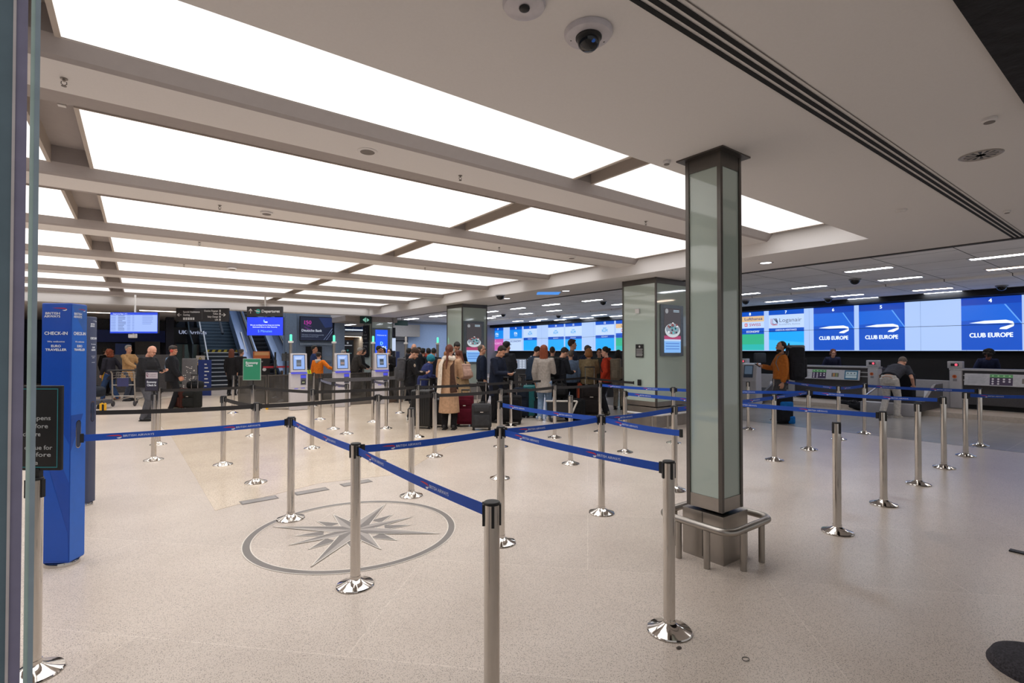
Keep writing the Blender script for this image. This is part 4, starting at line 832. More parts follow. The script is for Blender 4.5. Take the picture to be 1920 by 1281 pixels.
# =================================================================== STAIRS, ESCALATOR, LEFT BACKGROUND
ST = mat('#5b6a78', .5, .2, name='stair_metal'); NOSE = mat('#ccd2d8', .4); RISER = mat('#2c3540', .6)
p0 = onY(392, 700, 24.6); p1 = onY(462, 700, 24.6); x0, x1 = p0.x, p1.x+.15
t = empty('staircase', ((x0+x1)/2, 24.6, 0), 0, 'dark metal staircase rising between glass rails behind the hall', 'staircase'); w = (x1-x0)/2
def flight(y, z, n, nm):
    m = MB(); q = MB()
    for k in range(n):
        m.box(-w, y+.28*k, z, w, y+.28*k+.3, z+.17*(k+1), RISER if z < 1 else mat('#3d5264', .5, .2)); q.box(-w, y+.28*k-.02, z+.17*(k+1)-.035, w, y+.28*k+.05, z+.17*(k+1)+.004, NOSE if z < 1 else mat('#64798a', .4, .3))
    m.build(nm+'_risers', t); q.build(nm+'_nosing', t); return y+.28*n, z+.17*n
y, z = flight(0, 0, 9, 'lower_flight'); MB().box(-w, y, z-.2, w, y+1.0, z, ST).build('landing', t); y2, z2 = flight(y+1.0, z, 14, 'upper_flight')
for s in (-1, 1):
    MB().tube([(s*w, 0, 0), (s*w, -.02, .95), (s*w, y, z+.95), (s*w, y+1, z+.95), (s*w, y2, z2+.95)], .03, NOSE, 8).build('handrail', t)
    MB().add([(s*w, 0, .05), (s*w, y, z), (s*w, y+1, z), (s*w, y2, z2), (s*w, y2, z2+.9), (s*w, y+1, z+.9), (s*w, y, z+.9), (s*w, 0, .9)], [tuple(range(8))], mat('#33505a', .15, alpha=.5, name='rail_glass')).build('rail_glass', t)
MB().box(-w-.07, .6, 1.2, -w-.03, y2-.2, 2.0, BLACK).build('brace', t) if False else None
m = MB(); m.prism([(y*.6, 1.0), (y+1, z+.05), (y2, z2), (y2, z2+1.0), (y+1, z+1.0), (y*.6, 1.9)], -w-.5, -w-.45, mat('#2a3a45', .4), axis='x'); m.build('side_panel', t)
MB().tube([(w*.15, y+1, z+.9), (w*.15, y2, z2+.9)], .06, RISER, 8).build('middle_rail', t)
f = Face((-w*.9, y-.02, z), (1, 0, 0), (0, 0, 1), eps=.01); f.rect(0, -.02, w*1.6, .12, ink('#2a2a22'), 1)
for k in range(12): f.poly([(k*.24, -.02), (k*.24+.12, -.02), (k*.24+.18, .12), (k*.24+.06, .12)], ink('#c8b23a'), 2)
f.rect(.6, -.1, 1.7, .02, ink('#b7a94a'), 3); tag(f.build('hazard_tape'), None); D.objects['hazard_tape'].parent = t
# escalator
xe0 = onY(500, 690, 24.).x; xe1 = onY(527, 690, 24.).x
t = empty('escalator', ((xe0+xe1)/2, 23.9, 0), 0, 'dark escalator rising behind the blue waiting-time screen', 'escalator'); w = (xe1-xe0)/2
m = MB(); q = MB()
for k in range(22): m.rbox((0, .3+.36*k, .1+.2*k), (2*w, .4, .2), .03, mat('#1f2228', .5, .3)); q.box(-w, .1+.36*k, .18+.2*k, w, .13+.36*k, .205+.2*k, mat('#5b6068', .4, .3))
m.build('step_band', t); q.build('step_edges', t)
EP = mat('#7388a8', .3, .35, name='blue_steel'); EG = mat('#26354c', .3, .5, name='blue_dark_steel')
for s in (-1, 1):
    for a, b, h0, h1, mm, nm in ((w+.02, w+.32, .05, .3, EP, 'skirt_panel'), (w+.32, w+.42, .3, 1.0, EG, 'balustrade'), (w+.42, w+.75, -.1, .55, EP if s > 0 else mat('#62779a', .3, .35), 'side_cladding')):
        lo, hi = (s*a, s*b) if s > 0 else (s*b, s*a); m = MB(); m.add([(x, y_, z_) for x in (lo, hi) for y_, z_ in ((-.3, max(0, h0)), (8, 4.3+h0), (8, 4.3+h1), (-.3, h1))], [(0, 1, 2, 3), (7, 6, 5, 4), (0, 4, 5, 1), (1, 5, 6, 2), (2, 6, 7, 3), (3, 7, 4, 0)], mm); m.build(nm, t)
    MB().tube([(s*(w+.37), -.5, .5), (s*(w+.37), -.6, .8), (s*(w+.37), -.3, 1.05), (s*(w+.37), 8, 5.35)], .045, BLACK, 10).build('handrail', t)
# crate barrier and sign before the escalator
p = onY(490, 700, 22.); t = empty('sign_board', (p.x, 22, 0), 0, 'black notice stand with an orange header before the escalator', 'sign'); MB().box(-.3, -.03, 0, .3, .03, 1.3, BLACK).build('board', t); MB().box(-.3, -.04, 1.3, .3, .02, 1.58, mat('#c46a3a', .5)).build('orange_header', t)
f = Face((-.3, -.045, 0), (1, 0, 0), (0, 0, 1), eps=.006); f.rect(.04, 1.42, .56, 1.55, ink('#d9a26c')); f.text('Security', .06, 1.16, .06, SW); f.text('closed', .06, 1.06, .06, SW); f.disc(.4, .86, .07, SW); f.build('lettering', t)
a, b = onY(493, 690, 21.5), onY(546, 690, 21.5); tag(MB().box(a.x, 21.48, .93, b.x, 21.5, 1.0, mat('#a02030', .6)).build('red_belt'), 'red barrier belt stretched before the escalator foot', 'barrier belt')
for px, l in ((516, 'dark post with cream top holding the red belt'), (536, 'black and white post of the red belt, beside the first kiosk')):
    p = onY(px, 690, 21.45); t = empty('stanchion', (p.x, p.y, 0), 0, l, 'barrier post'); MB().lathe([(.15, 0), (.15, .02), (.035, .03), (.035, 1.55)], BLACK, 14).build('post', t); MB().bx((0, 0, 1.35 if px > 520 else 1.1), (.1 if px < 520 else .3, .06, .3), mat('#45474c', .6, var=.6, scale=20)).build('head_unit', t)
# left background: shop fronts
SH = mat('#4c4c54', .5, var=.2, name='dark_shopfront')
def block(px0, px1, y, z0, z1, m, name, label, cat, dep=.4, k='structure'):
    a, b = onY(px0, 650, y).x, onY(px1, 650, y).x; o = MB().box(a, y, z0, b, y+dep, z1, m).build(name); tag(o, kind=k) if k else tag(o, label, cat); return o
block(150, 330, 31., 0, 3.12, SH, 'wall_shop', 0, 0)
block(165, 325, 30.6, 2.02, 2.6, mat('#2a44a0', .4), 'fascia_sign', 'dark blue shop fascia behind the departures board', 'sign', .41, None)
block(216, 246, 30.2, 1.25, 1.95, mat('#3f5fae', .3), 'shop_window', 'bluish shop window between the far travellers', 'window', .81, None)
block(253, 300, 29.8, .9, 2.05, mat('#6a6664', .7), 'shop_shutter', 'brown-grey shutter behind the bald man', 'shutter', 1.19, None)
block(311, 326, 27.5, 0, 3.12, mat('#15172a', .5), 'wall_dark_column', 0, 0, .8)
block(326, 375, 29.5, 1.98, 2.75, mat('#161a22', .4), 'arrivals_sign_case', 'black lit sign reading UK Arrivals left of the stairs', 'sign', .2, None)
p = onY(335, 626, 29.4); f = Face((p.x, 29.45, p.z), (1, 0, 0), (0, 0, 1), eps=.01); f.text('UK Arrivals', 0, 0, .17, glow('#9aa2bc', .8), bold=.03); o = f.build('lettering'); o.parent = D.objects['arrivals_sign_case']
block(329, 372, 29.3, 0, 1.92, mat('#6f8783', .2, name='grey_green_glass'), 'arrivals_door', 'grey-green glass doors under the UK Arrivals sign', 'door', .1, None)
p = [o for o in D.objects if o.name.startswith('arrivals_door')][0]
a = onY(338, 0, 29.2).x; m = MB()
for px in (329.5, 344, 357, 371): x = onY(px, 650, 29.25).x; m.box(x-.04, 29.2, 0, x+.04, 29.3, 1.9, BRUSHD)
o = m.build('door_mullions'); o.parent = p
block(120, 328, 24.5, 0, 1.45, mat('#605e5f', .5, var=.15), 'dark_counter', 'long dark counter behind the travellers at left', 'counter', .5, None)
# pale framed board, grey panel board, blue roll-up banner, warning sign
p = G(376, 735); t = empty('warning_sign', (p.x, p.y, 0), YAW, 'white sign with a yellow warning triangle on a pole by the stairs', 'sign'); d_ = p.dot(FW); k_ = d_/F
MB().lathe([(.13, 0), (.13, .02), (.02, .03), (.02, 1.35)], mat('#a09aa8', .4, .5), 12).build('pole', t); MB().box(-8*k_, -.03, 1.6-27*k_, 8*k_, -.01, 1.6-9*k_, mat('#d4cfc8', .5)).build('board', t)
f = Face((-8*k_, -.031, 1.6-27*k_), (1, 0, 0), (0, 0, 1), eps=.004); w_ = 16*k_; f.rect(0, 0, w_, 4*k_, ink('#d8b47a')); f.poly([(w_*.15, 7*k_), (w_*.85, 7*k_), (w_*.5, 16*k_)], ink('#6e5a20')); f.poly([(w_*.23, 7.7*k_), (w_*.77, 7.7*k_), (w_*.5, 14.6*k_)], ink('#d8c27a'), 2); f.rect(w_*.38, 9*k_, w_*.62, 11*k_, ink('#6e5a20'), 3); f.build('symbol', t)
p = G(383, 742); t = empty('roll_up_banner', (p.x, p.y, 0), YAW, 'tall dark blue banner with small white lettering beside the stairs', 'banner'); MB().box(-11*k_, 0, .0, 11*k_, .04, 1.28, mat('#1d3170', .5)).build('banner', t)
f = Face((-11*k_, -.001, 0), (1, 0, 0), (0, 0, 1), eps=.005)
for k in range(7): f.rect(11*k_, 1.1-.13*k, (15+k % 3*2)*k_, 1.14-.13*k, SW)
f.build('lettering', t)
p = G(355, 748); t = empty('display_stand', (p.x, p.y, 0), YAW, 'grey board covered in small pale shapes behind the black suitcases', 'display'); MB().rbox((0, 0, .75), (.5, .05, 1.2), .02, mat('#5c5a5c', .5)).build('board', t); MB().box(-.25, -.1, 0, .25, .15, .15, BRUSHD).build('foot', t)
f = Face((-.25, -.026, .15), (1, 0, 0), (0, 0, 1), eps=.004); rnd = random.Random(4)
for k in range(34): f.disc(.05+.4*rnd.random(), .1+.85*rnd.random(), .018+.012*rnd.random(), ink('#cfcac4'), 1+.01*k, .014, 8)
f.build('shapes', t)
p = G(316, 735); t = empty('crimson_poster', (p.x, p.y, 0), YAW, 'crimson poster with white letters glimpsed between the bald man and the cap man', 'poster'); MB().box(-.14, 0, .45, .14, .03, 1.02, mat('#b3224c', .5)).build('board', t); MB().box(-.1, .03, 0, .1, .06, .6, BRUSHD).build('stand', t); f = Face((-.14, -.001, .45), (1, 0, 0), (0, 0, 1), eps=.004); f.text('Y', .06, .35, .12, SW, bold=.06); f.build('lettering', t)
# =================================================================== CHECK-IN DESKS
DG = mat('#3f3d40', .45, var=.12, scale=50, name='desk_dark'); DW = mat('#a3a1a4', .4, var=.03, name='desk_grey_white'); EDGE = mat('#b8b8ba', .3, .5)
def desk(yl, label, sign=True, ag=None):              # yl: larger Y end (left in the picture)
    t = empty('check_in_desk', (16.9, yl-1.15, .12), 0, label, 'desk', 'check-in desks')
    MB().box(.05, -1.15, .12, .75, .85 if False else 1.15, .98, DG).box(.12, -1.15, 0, .7, 1.15, .12, BLACKM).build('counter_body', t)
    MB().box(-.02, -1.17, .98, .3, 1.17, 1.03, EDGE).build('counter_top', t)
    return t
def full_desk(yl, label, white_side):
    t = desk(yl, label)
    s = -1 if white_side == 'near' else 1
    y = -1.15 if s < 0 else .92
    MB().rbox((.12, y+.115, .49), (.34, .25, .97), .02, DW).build('end_panel', t)
    m = MB(); f = Face((-.055, y+.115, .82), (0, -1, 0), (0, 0, 1), eps=.004); f.disc(-.02, 0, .045, ink('#c0622e')); f.disc(-.02, 0, .022, ink('#7c2f18'), 2); f.rect(-.05, -.12, .03, -.06, ink('#77757a')); f.build('stop_button', t)
    MB().rbox((.1, y+.14, 1.12), (.2, .3, .18), .015, DW).build('display_box', t); f = Face((-.002, y+.14, 1.12), (0, -1, 0), (0, 0, 1), eps=.004); f.rect(-.08, -.035, .08, .035, BLACK); f.disc(.03, 0, .03, glow('#f05068', 1.4), 2); f.build('display', t)
    # leaning poster board
    ya, yb = (1.02, -.72) if s < 0 else (.9, -.85)
    if s > 0: ya, yb = .86, -.95
    d = Vector((.08, 0, .32)).normalized(); o = Vector((-.10, ya, .62)); m = MB(); L = ya-yb
    n = Vector((0, -1, 0)).cross(d); 
    m.add([o+Vector((0, -a, 0))+d*b-n*c for c in (0, .03) for a, b in ((0, 0), (L, 0), (L, .3), (0, .3))], [(0, 1, 2, 3), (7, 6, 5, 4), (0, 4, 5, 1), (1, 5, 6, 2), (2, 6, 7, 3), (3, 7, 4, 0)], mat('#b5b5ba', .4)); m.build('poster_board', t)
    f = Face(o, (0, -1, 0), d, eps=.004); a = L/4
    for k in range(8): f.rect(a*.15, .05+.027*k, a*(.8+.04*(k % 3)), .056+.027*k, ink('#8e8e96'))
    f.rect(a*1.05, .02, a*1.95, .29, ink('#3c2c4c')); f.rect(a*1.05, .21, a*1.95, .29, ink('#5fa568'), 1.4)
    for r in range(3):
        for c in range(4 if r else 4):
            if r == 0 and c > 1: continue
            f.disc(a*(1.17+.22*c), .055+.058*r, .022, ink('#d9d3dc'), 2, .022, 10)
    for c in range(4): f.disc(a*(1.17+.22*c), .25, .02, ink('#a8d8a4'), 2, .02, 10)
    f.rect(a*2.3, .08, a*2.75, .2, ink('#6f6660')); f.rect(a*2.4, .09, a*2.5, .19, ink('#c08a4c'), 2); f.rect(a*2.58, .09, a*2.66, .19, ink('#8a9a5a'), 2)
    f.rect(a*3.1, .015, a*3.9, .29, ink('#2f6c8c')); f.rect(a*3.17, .15, a*3.83, .25, ink('#c6d8dc'), 2); f.rect(a*3.17, .06, a*3.83, .14, ink('#c6d8dc'), 2)
    for c in range(3): f.disc(a*(3.3+.2*c), .2, .02, ink('#44606c'), 3, .02, 8)
    f.build('posters', t)
    if s < 0:
        pass
    for z in (.72, .84): MB().box(.02, -1.14 if s < 0 else -1.14, z, .05, 1.14, z+.025, EDGE).build('shelf_edge', t)
    return t
full_desk(7.64, 'left check-in desk, an agent with glasses behind it', 'near'); t = full_desk(3.75, 'right check-in desk with four posters, next to the right edge', 'far')
for k, yl in enumerate((11.5, 15.4, 19.3, 23.2)): full_desk(yl, ['check-in desk hidden mostly by the wide pillar', 'check-in desk behind the person in the red jacket', 'check-in desk behind the navy coat traveller', 'farthest check-in desk behind the queue'][k], 'near')
def conveyor(yc, label):
    t = empty('bag_conveyor', (15.9, yc, 0), 0, label, 'conveyor', 'weighing conveyors')
    MB().rbox((-.75, 0, .15), (.3, 1.2, .3), .02, DW).build('front_unit', t); MB().box(-.6, -.6, .12, .9, .6, .36, DG).build('bed', t); MB().box(-.55, -.45, .36, .88, .45, .375, RUBBER).build('belt', t)
    MB().box(1.0, -.8, .12, 1.2, .8, .82, DW).build('back_panel', t)
    m = MB(); m.prism([(-.6, .36), (.9, .36), (.9, .75), (.3, .75)], -.66, -.6, mat('#4a494c', .4), axis='y'); m.build('side_wall', t)
    m = MB(); m.prism([(-.62, .36), (.3, .58), (.33, .62), (-.6, .4)], .6, .64, EDGE, axis='y'); m.build('side_rail', t)
    f = Face((-.1, -.595, .42), (1, 0, 0), (0, 0, 1)); MB().bx((-.05, -.56, .5), (.02, .16, .3), mat('#d5d5da', .5), Matrix.Rotation(.25, 4, 'Y')).build('label_card', t); return t
conveyor(4.54, 'bag conveyor where the bending man loads luggage'); conveyor(8.42, 'bag conveyor behind the man in the brown sweater')
p = atd(1408, 700, 14.5); t = empty('bag_drop_machine', (p.x, p.y, 0), rad(-75), 'grey bag-drop machine with a tilted screen right beside the slim pillar', 'machine'); m = MB(); m.prism([(-.35, 0), (-.35, .75), (-.2, 1.22), (.25, 1.25), (.3, 0)], -.22, .22, DW, axis='x'); m.build('housing', t, bevel=.02)
f = Face((-.2, -.355, .75), (1, 0, 0), Vector((0, .15, .47)), eps=.006); f.rect(.08, .1, .32, .46, ink('#2c3c50')); f.rect(.1, .2, .3, .44, glow('#55687e', .5), 2); f.build('screen', t)
# black office chair behind the machine
p = atd(1425, 700, 18.0); t = empty('office_chair', (p.x, p.y, .12), YAW, 'black high-backed chair behind the bag-drop machine', 'chair'); MB().rbox((0, 0, 1.22), (.42, .1, .38), .05, mat('#26272a', .7)).build('backrest', t); MB().rbox((0, -.2, .55), (.5, .5, .1), .04, BLACK).build('seat', t); MB().lathe([(.25, 0), (.25, .04), (.04, .06), (.03, .5)], BLACK, 12).build('pedestal', t); MB().box(-.03, .02, .5, .03, .06, 1.05, BLACK).build('back_support', t)
p = atd(1757.5, 684, 17.6); t = empty('small_box', (p.x, p.y, .0), 0, 'little brown and white box on the conveyor back panel', 'box'); t.location = (17.02, p.y, .82); MB().rbox((0, 0, .05), (.14, .16, .1), .008, mat('#9a7a62', .6)).build('box', t)
# low counters with monitors glimpsed behind the queue
for px, py, d, l in ((974, 708, 16.5, 'dark self-service kiosk with a grey screen before the capped man'), (1148, 690, 17.5, 'grey kiosk monitor beside the red jacket')):
    p = atd(px, 700, d); t = empty('check_in_kiosk', (p.x, p.y, 0), YAW, l, 'kiosk'); MB().rbox((0, .05, .5), (.4, .3, 1.0), .02, mat('#2f3034', .5)).build('pedestal', t)
    f = Face((-.24, -.1, .98), (1, 0, .06), (0, .1, .4), eps=.004); MB().box(-.25, -.09, .98, .25, -.04, 1.36, BLACK, Matrix.Rotation(.0, 4, 'X')).build('monitor', t); f = Face((-.25, -.095, .98), (1, 0, 0), (0, 0, 1), eps=.004); f.rect(.03, .03, .47, .35, glow('#8b95a8', .8)); 
    for k in range(4):
        for j in range(2): f.rect(.25+.1*j, .06+.07*k, .32+.1*j, .11+.07*k, glow('#c9d2e2', .8), 2)
    f.build('screen', t)
# =================================================================== PEOPLE
V = Vector
def rx(a): return Matrix.Rotation(a, 3, 'X')
def rz(a): return Matrix.Rotation(a, 3, 'Z')
def lerp(a, b, t): return a+(b-a)*t
HAIRS = {'black': '#17130f', 'brown': '#3a261a', 'dark': '#241a14', 'red': '#7c3a1c', 'ginger': '#8a5a30', 'grey': '#8d8882', 'greybrown': '#5d5148', 'auburn': '#5f2f1c'}
EYE = mat('#1c1512', .3, var=0, name='eye'); 
class Person: pass
def person(label, px, py, face, h=1.75, top='#26272b', sleeve='long', hem=.86, bot='#1d1d22', shoe='#1b1a1a', hair=('short', 'dark'), arms=('down', 'down'), lean=0., head=0., turn=0., twist=0., step=(0, 0), fem=False, fat=1., hd=None, sk='#c79479', name='person', group=None, wide=1., skirt=None, neck=None, hood=False, vox=.0075, p3=None, flare=0., bothem=None, sit=None, sleevec=None):
    p = p3 if p3 is not None else G(px, py)
    t = empty(name, (p.x, p.y, p.z if p3 is not None else 0), YAW-rad(face), label, 'person', group); k = h/1.75; t.scale = (k, k, k)
    P = Person(); P.t = t; P.k = k; SK = skin(sk)
    hc = V((0, 0, .93)); RL = rz(rad(twist)) @ rx(-rad(lean))
    def U(q):
        q = V(q); return hc+RL @ (q-hc)
    P.U = U; P.RL = RL
    nb = V((0, .0, 1.49)); RH = RL @ rz(rad(-turn)) @ rx(-rad(head)); 
    def H(q): return U(nb)+RH @ (V(q)-V((0, -.01, 1.49)))     # head space: z up, y forward
    P.H = H; P.RH = RH
    sw = (.165 if fem else .185)*wide
    # ---- arms
    pose = {'down': ((.03, .03, .80)), 'phone': (-.10, .33, 1.12), 'chest': (-.10, .24, 1.2), 'pocket': (-.02, .10, .90), 'front': (-.03, .42, 1.05), 'back': (.0, -.12, .86), 'out': (.1, .45, 1.0), 'handle': (.06, .12, .84), 'reach': (.12, .50, 1.10), 'desk': (-.02, .38, 1.02), 'low': (.0, .25, .7), 'pull': (.08, -.25, .80)}
    A = []
    for s, a in ((-1, arms[0]), (1, arms[1])):
        q = pose[a] if isinstance(a, str) else a
        sh = U((s*(sw), 0, 1.405)); 
        tg = V((s*(sw+q[0]), q[1], q[2])); tg = lerp(tg, U(tg), .45) if lean and isinstance(a, str) else tg
        d = tg-sh; L = min(d.length, .545); d = d.normalized(); tg = sh+d*L; l1, l2 = .295, .26
        c = (L*L+l1*l1-l2*l2)/(2*L); e = math.sqrt(max(0, l1*l1-c*c)); pole = V((s*.55, -.6, -.7)); pole = (pole-d*pole.dot(d)).normalized()
        el = sh+d*c+pole*e; A.append((s, sh, el, tg))
    P.hands = [a[3] for a in A]; P.arms = A
    # ---- legs
    Lg = []
    for s, st in ((-1, step[0]), (1, step[1])):
        hp = V((s*.088, 0, .9)); an = V((s*.095*(1+.2*abs(st)), st*.36, .085+abs(min(0, st))*.05)); 
        d = an-hp; L = min(d.length, .835); an = hp+d.normalized()*L if d.length > .835 else an; c = L*.5; e = math.sqrt(max(.0002, .425**2-c*c)); dn = d.normalized(); pole = (V((0, 1, 0))-dn*dn.y).normalized(); kn = hp+dn*c+pole*e; Lg.append((s, hp, kn, an))
    b = MB(); N = 14
    def ring(z, a, c, y=0., f=U, m=None): return [f((a*math.cos(2*math.pi*i/N), y+c*math.sin(2*math.pi*i/N), z)) for i in range(N)]
    w = .88 if fem else 1.
    ft = 1.
    # body: one fused surface
    b.rings([ring(z, a*w*ft, c*ft) for z, a, c in ((.84, .12, .09), (.95, .15, .1), (1.08, .13, .088), (1.22, .145, .095), (1.34, .155, .095), (1.42, .12, .07), (1.455, .06, .055))], SK)
    b.tube([U((0, -.01, 1.40)), U((0, -.005, 1.49)), H((0, -.005, 1.58))], [.06, .052, .052], SK, 12)
    b.ball(H((0, -.012, 1.645)), (.074, .092, .100), SK, 20, 14, RH); b.ball(H((0, .02, 1.575)), (.057, .068, .082), SK, 18, 12, RH); b.ball(H((0, .068, 1.525)), (.024, .02, .018), SK, 10, 8, RH)
    b.ball(H((0, .094, 1.598)), (.0125, .018, .012), SK, 10, 8, RH); b.tube([H((0, .078, 1.635)), H((0, .1, 1.603))], [.007, .011], SK, 8); b.ball(H((0, .078, 1.652)), (.042, .014, .009), SK, 12, 8, RH); b.ball(H((0, .083, 1.556)), (.021, .01, .007), SK, 10, 8, RH)
    for s in (-1, 1): b.ball(H((s*.077, -.012, 1.603)), (.010, .02, .031), SK, 10, 8, RH); b.ball(H((s*.036, .066, 1.588)), (.02, .02, .02), SK, 8, 6, RH)
    for s, sh, el, ha in A:
        b.tube([U((s*sw*.4, 0, 1.40)), sh, lerp(sh, el, .5), el, lerp(el, ha, .3), ha], [.05, .05, .044, .036, .036, .026], SK, 10)
        d = (ha-el).normalized(); out = V((s, 0, 0)); n = (V((-s, 0, 0)) if d.z < -.7 else V((0, -.3, .9) if d.y > .4 else (0, 1, 0))); n = (n-d*n.dot(d)).normalized(); l = d.cross(n)
        R = Matrix((l, d, n)).transposed()
        if l.dot(V((-s, .5, .2))) < 0: l = -l                    # thumb side
        b.ball(ha+d*.045, (.037, .05, .016), SK, 12, 8, R)
        for q, fl in zip((-.028, -.0095, .0095, .028), (.058, .07, .076, .068)):
            a0 = ha+d*.078+l*q; cu = .55 if arms[0 if s < 0 else 1] in ('down', 'pocket', 'back') else .95
            a1 = a0+(d*math.cos(cu*.5)+n*math.sin(cu*.5))*fl*.45; a2 = a1+(d*math.cos(cu*1.3)+n*math.sin(cu*1.3))*fl*.35; a3 = a2+(d*math.cos(cu*2)+n*math.sin(cu*2))*fl*.25
            b.tube([a0-d*.02, a0, a1, a2, a3], [.0085, .0088, .0082, .0078, .0066], SK, 8)
        b.tube([ha+d*.015+l*.018, ha+d*.04+l*.042+n*.008, ha+d*.07+l*.054+n*.02, ha+d*.09+l*.052+n*.028], [.012, .011, .0095, .0075], SK, 8)
    for s, hp, kn, an in Lg:
        b.tube([hp+V((0, 0, .03)), lerp(hp, kn, .5), kn, lerp(kn, an, .35), an, an+V((0, 0, -.05))], [.08, .07, .052, .052, .038, .036], SK, 10); b.tube([an+V((0, -.03, -.045)), an+V((0, .12, -.055))], [.032, .026], SK, 8)
    b.build('body', t, vox=vox, sm=2)
    away = abs(((face+turn+twist) % 360)-0) < 70 or ((face+turn+twist) % 360) > 290
    if not away:
        e = MB()
        for s in (-1, 1): e.ball(H((s*.03, .077, 1.628)), (.011, .008, .006), EYE, 8, 6, RH).tube([H((s*.014, .09, 1.648)), H((s*.032, .086, 1.653)), H((s*.046, .074, 1.648))], .0035, mat(HAIRS.get(hair[1] if hair else 'dark', '#241a14'), .8), 6)
        e.build('eyes', t); MB().tube([H((-.02, .088, 1.556)), H((0, .094, 1.557)), H((.02, .088, 1.556))], .0035, mat('#8d4d45', .6), 6).build('mouth', t)
    # ---- garments
    ft = fat
    TC = cloth(top); g = .016
    m = MB(); zh = min(hem, .93)
    def LU(q):                                             # below the hip the garment hangs straight from the leaned pelvis
        q = V(q)
        if q.z >= .93: return U(q)
        return V(q)+RL @ V((0, 0, 0))+V((0, (.93-q.z)*0, 0))
    prof = []
    if hem < .9:
        n_ = max(1, int((.9-hem)/.12)); 
        for i in range(n_, 0, -1):
            z = .93-(.93-hem)*i/n_; fl = (.93-z); prof.append((z, (.186+.03*flare+.10*flare*fl)*w*max(1, ft*.95), (.14+.05*flare+.14*flare*fl)*max(1, ft*.95)))
    prof += [(.93, .182*w*ft, .138*ft), (1.02, .176*w*ft, .136*ft), (1.14, .176*w*ft, .132*ft), (1.26, .188*w*ft, .136*ft), (1.36, .19*wide*(.94 if fem else 1), .130*(1+(ft-1)*.6)), (1.43, .148, .10), (1.465, .078, .072)]
    m.rings([ring(z, a, c, 0, LU) for z, a, c in prof], TC)
    for s, sh, el, ha in A:
        e_ = (ha-el).normalized()
        if sleeve == 'long': m.tube([U((s*sw*.35, 0, 1.39)), sh, lerp(sh, el, .5), el, lerp(el, ha, .5), ha-e_*.012], [.072, .076, .072, .065, .058, .048], TC, 12)
        elif sleeve == 'short': m.tube([U((s*sw*.35, 0, 1.39)), sh, lerp(sh, el, .35), lerp(sh, el, .7)], [.07, .072, .068, .066], TC, 12)
    if hood: m.tube([U((-.11, -.02, 1.45)), U((-.09, -.09, 1.43)), U((0, -.135, 1.40)), U((.09, -.09, 1.43)), U((.11, -.02, 1.45))], [.03, .05, .062, .05, .03], TC, 10)
    else: m.tube([U((.07*math.cos(a), .062*math.sin(a)-.005, 1.468)) for a in [2*math.pi*i/10 for i in range(11)]], .016, TC, 8)
    if hem < .8: m.tube([V((0, -.115-.02*flare, .5 if hem < .5 else hem+.03)), V((0, -.118, .9))], .012, TC, 6)
    m.build('coat' if hem < .8 else ('shirt' if sleeve == 'short' else 'jacket'), t, vox=.012, sm=3)
    BC = cloth(bot); m = MB(); m.rings([ring(z, a*w*max(1, ft*.96), c*max(1, ft*.96), 0, lambda q: V(q)) for z, a, c in ((.80, .15, .105), (.9, .162, .115), (.97, .155, .11), (.99, .15, .105))], BC)
    for s, hp, kn, an in Lg:
        e_ = bothem or .0
        if bothem: m.tube([hp+V((0, -.005, .02)), lerp(hp, kn, .5), lerp(kn, an, .0)+V((0, 0, .02))], [.1, .09, .08], BC, 12)
        else: m.tube([hp+V((0, -.005, .02)), lerp(hp, kn, .45), kn, lerp(kn, an, .5), an+V((0, 0, .0)), an+V((0, -.005, -.045))], [.104, .094, .076, .07, .066, .066], BC, 12)
    m.build('trousers', t, vox=.012, sm=3)
    SC_ = mat(shoe, .6, name='shoe_leather'); SO = mat('#cfc9c0' if shoe[1] in 'abcde' else '#1a1817', .7)
    for s, hp, kn, an in Lg:
        z = an.z-.085; m = MB(); m.ball((an.x, an.y+.05, z+.045), (.046, .135, .042), SC_, 14, 8); m.ball((an.x, an.y-.02, z+.07), (.045, .06, .055), SC_, 12, 8); m.rbox((an.x, an.y+.05, z+.014), (.088, .262, .026), .012, SO)
        m.build('shoe', t)
    # ---- hair
    if hair:
        st, cl = hair; HC = mat(HAIRS.get(cl, cl), .75, var=.3, scale=60, bump=.6, name='hair'); m = MB()
        if st != 'bald':
            if st == 'stubble': m.ball(H((0, -.026, 1.653)), (.0768, .088, .098), HC, 18, 12, RH)
            else: m.ball(H((0, -.03, 1.665)), (.083, .093, .1), HC, 18, 12, RH)
            if st in ('short', 'fringe'): m.ball(H((0, .02, 1.722)), (.066, .062, .034), HC, 14, 8, RH)
            if st == 'fringe': m.ball(H((0, .05, 1.70)), (.066, .045, .035), HC, 14, 8, RH); m.ball(H((0, -.03, 1.68)), (.09, .1, .09), HC, 14, 8, RH)
            if st in ('long', 'bob', 'curly'):
                lo = {'long': .30, 'bob': .13, 'curly': .2}[st]; m.ball(H((0, -.03, 1.66)), (.095, .1, .105), HC, 16, 10, RH)
                zz = [1.64, 1.56, 1.64-lo*.7, 1.64-lo]; m.rings([[H((a*math.cos(q), -.045+c*math.sin(q), z)) for q in [2*math.pi*i/12 for i in range(12)]] for z, a, c in zip(zz, (.098, .105, .11 if st != 'long' else .1, .07), (.085, .075, .065, .04))], HC)
                if st == 'curly':
                    rn = random.Random(1)
                    for i in range(16): a = rn.random()*6.28; z = 1.5+rn.random()*.2; m.ball(H((.1*math.cos(a), -.04-.06*abs(math.sin(a)), z)), .035, HC, 8, 6)
            if st == 'ponytail': m.tube([H((0, -.11, 1.70)), H((0, -.15, 1.66)), H((0, -.145, 1.56)), H((0, -.15, 1.45)), H((.01, -.14, 1.36))], [.026, .036, .028, .02, .01], HC, 10)
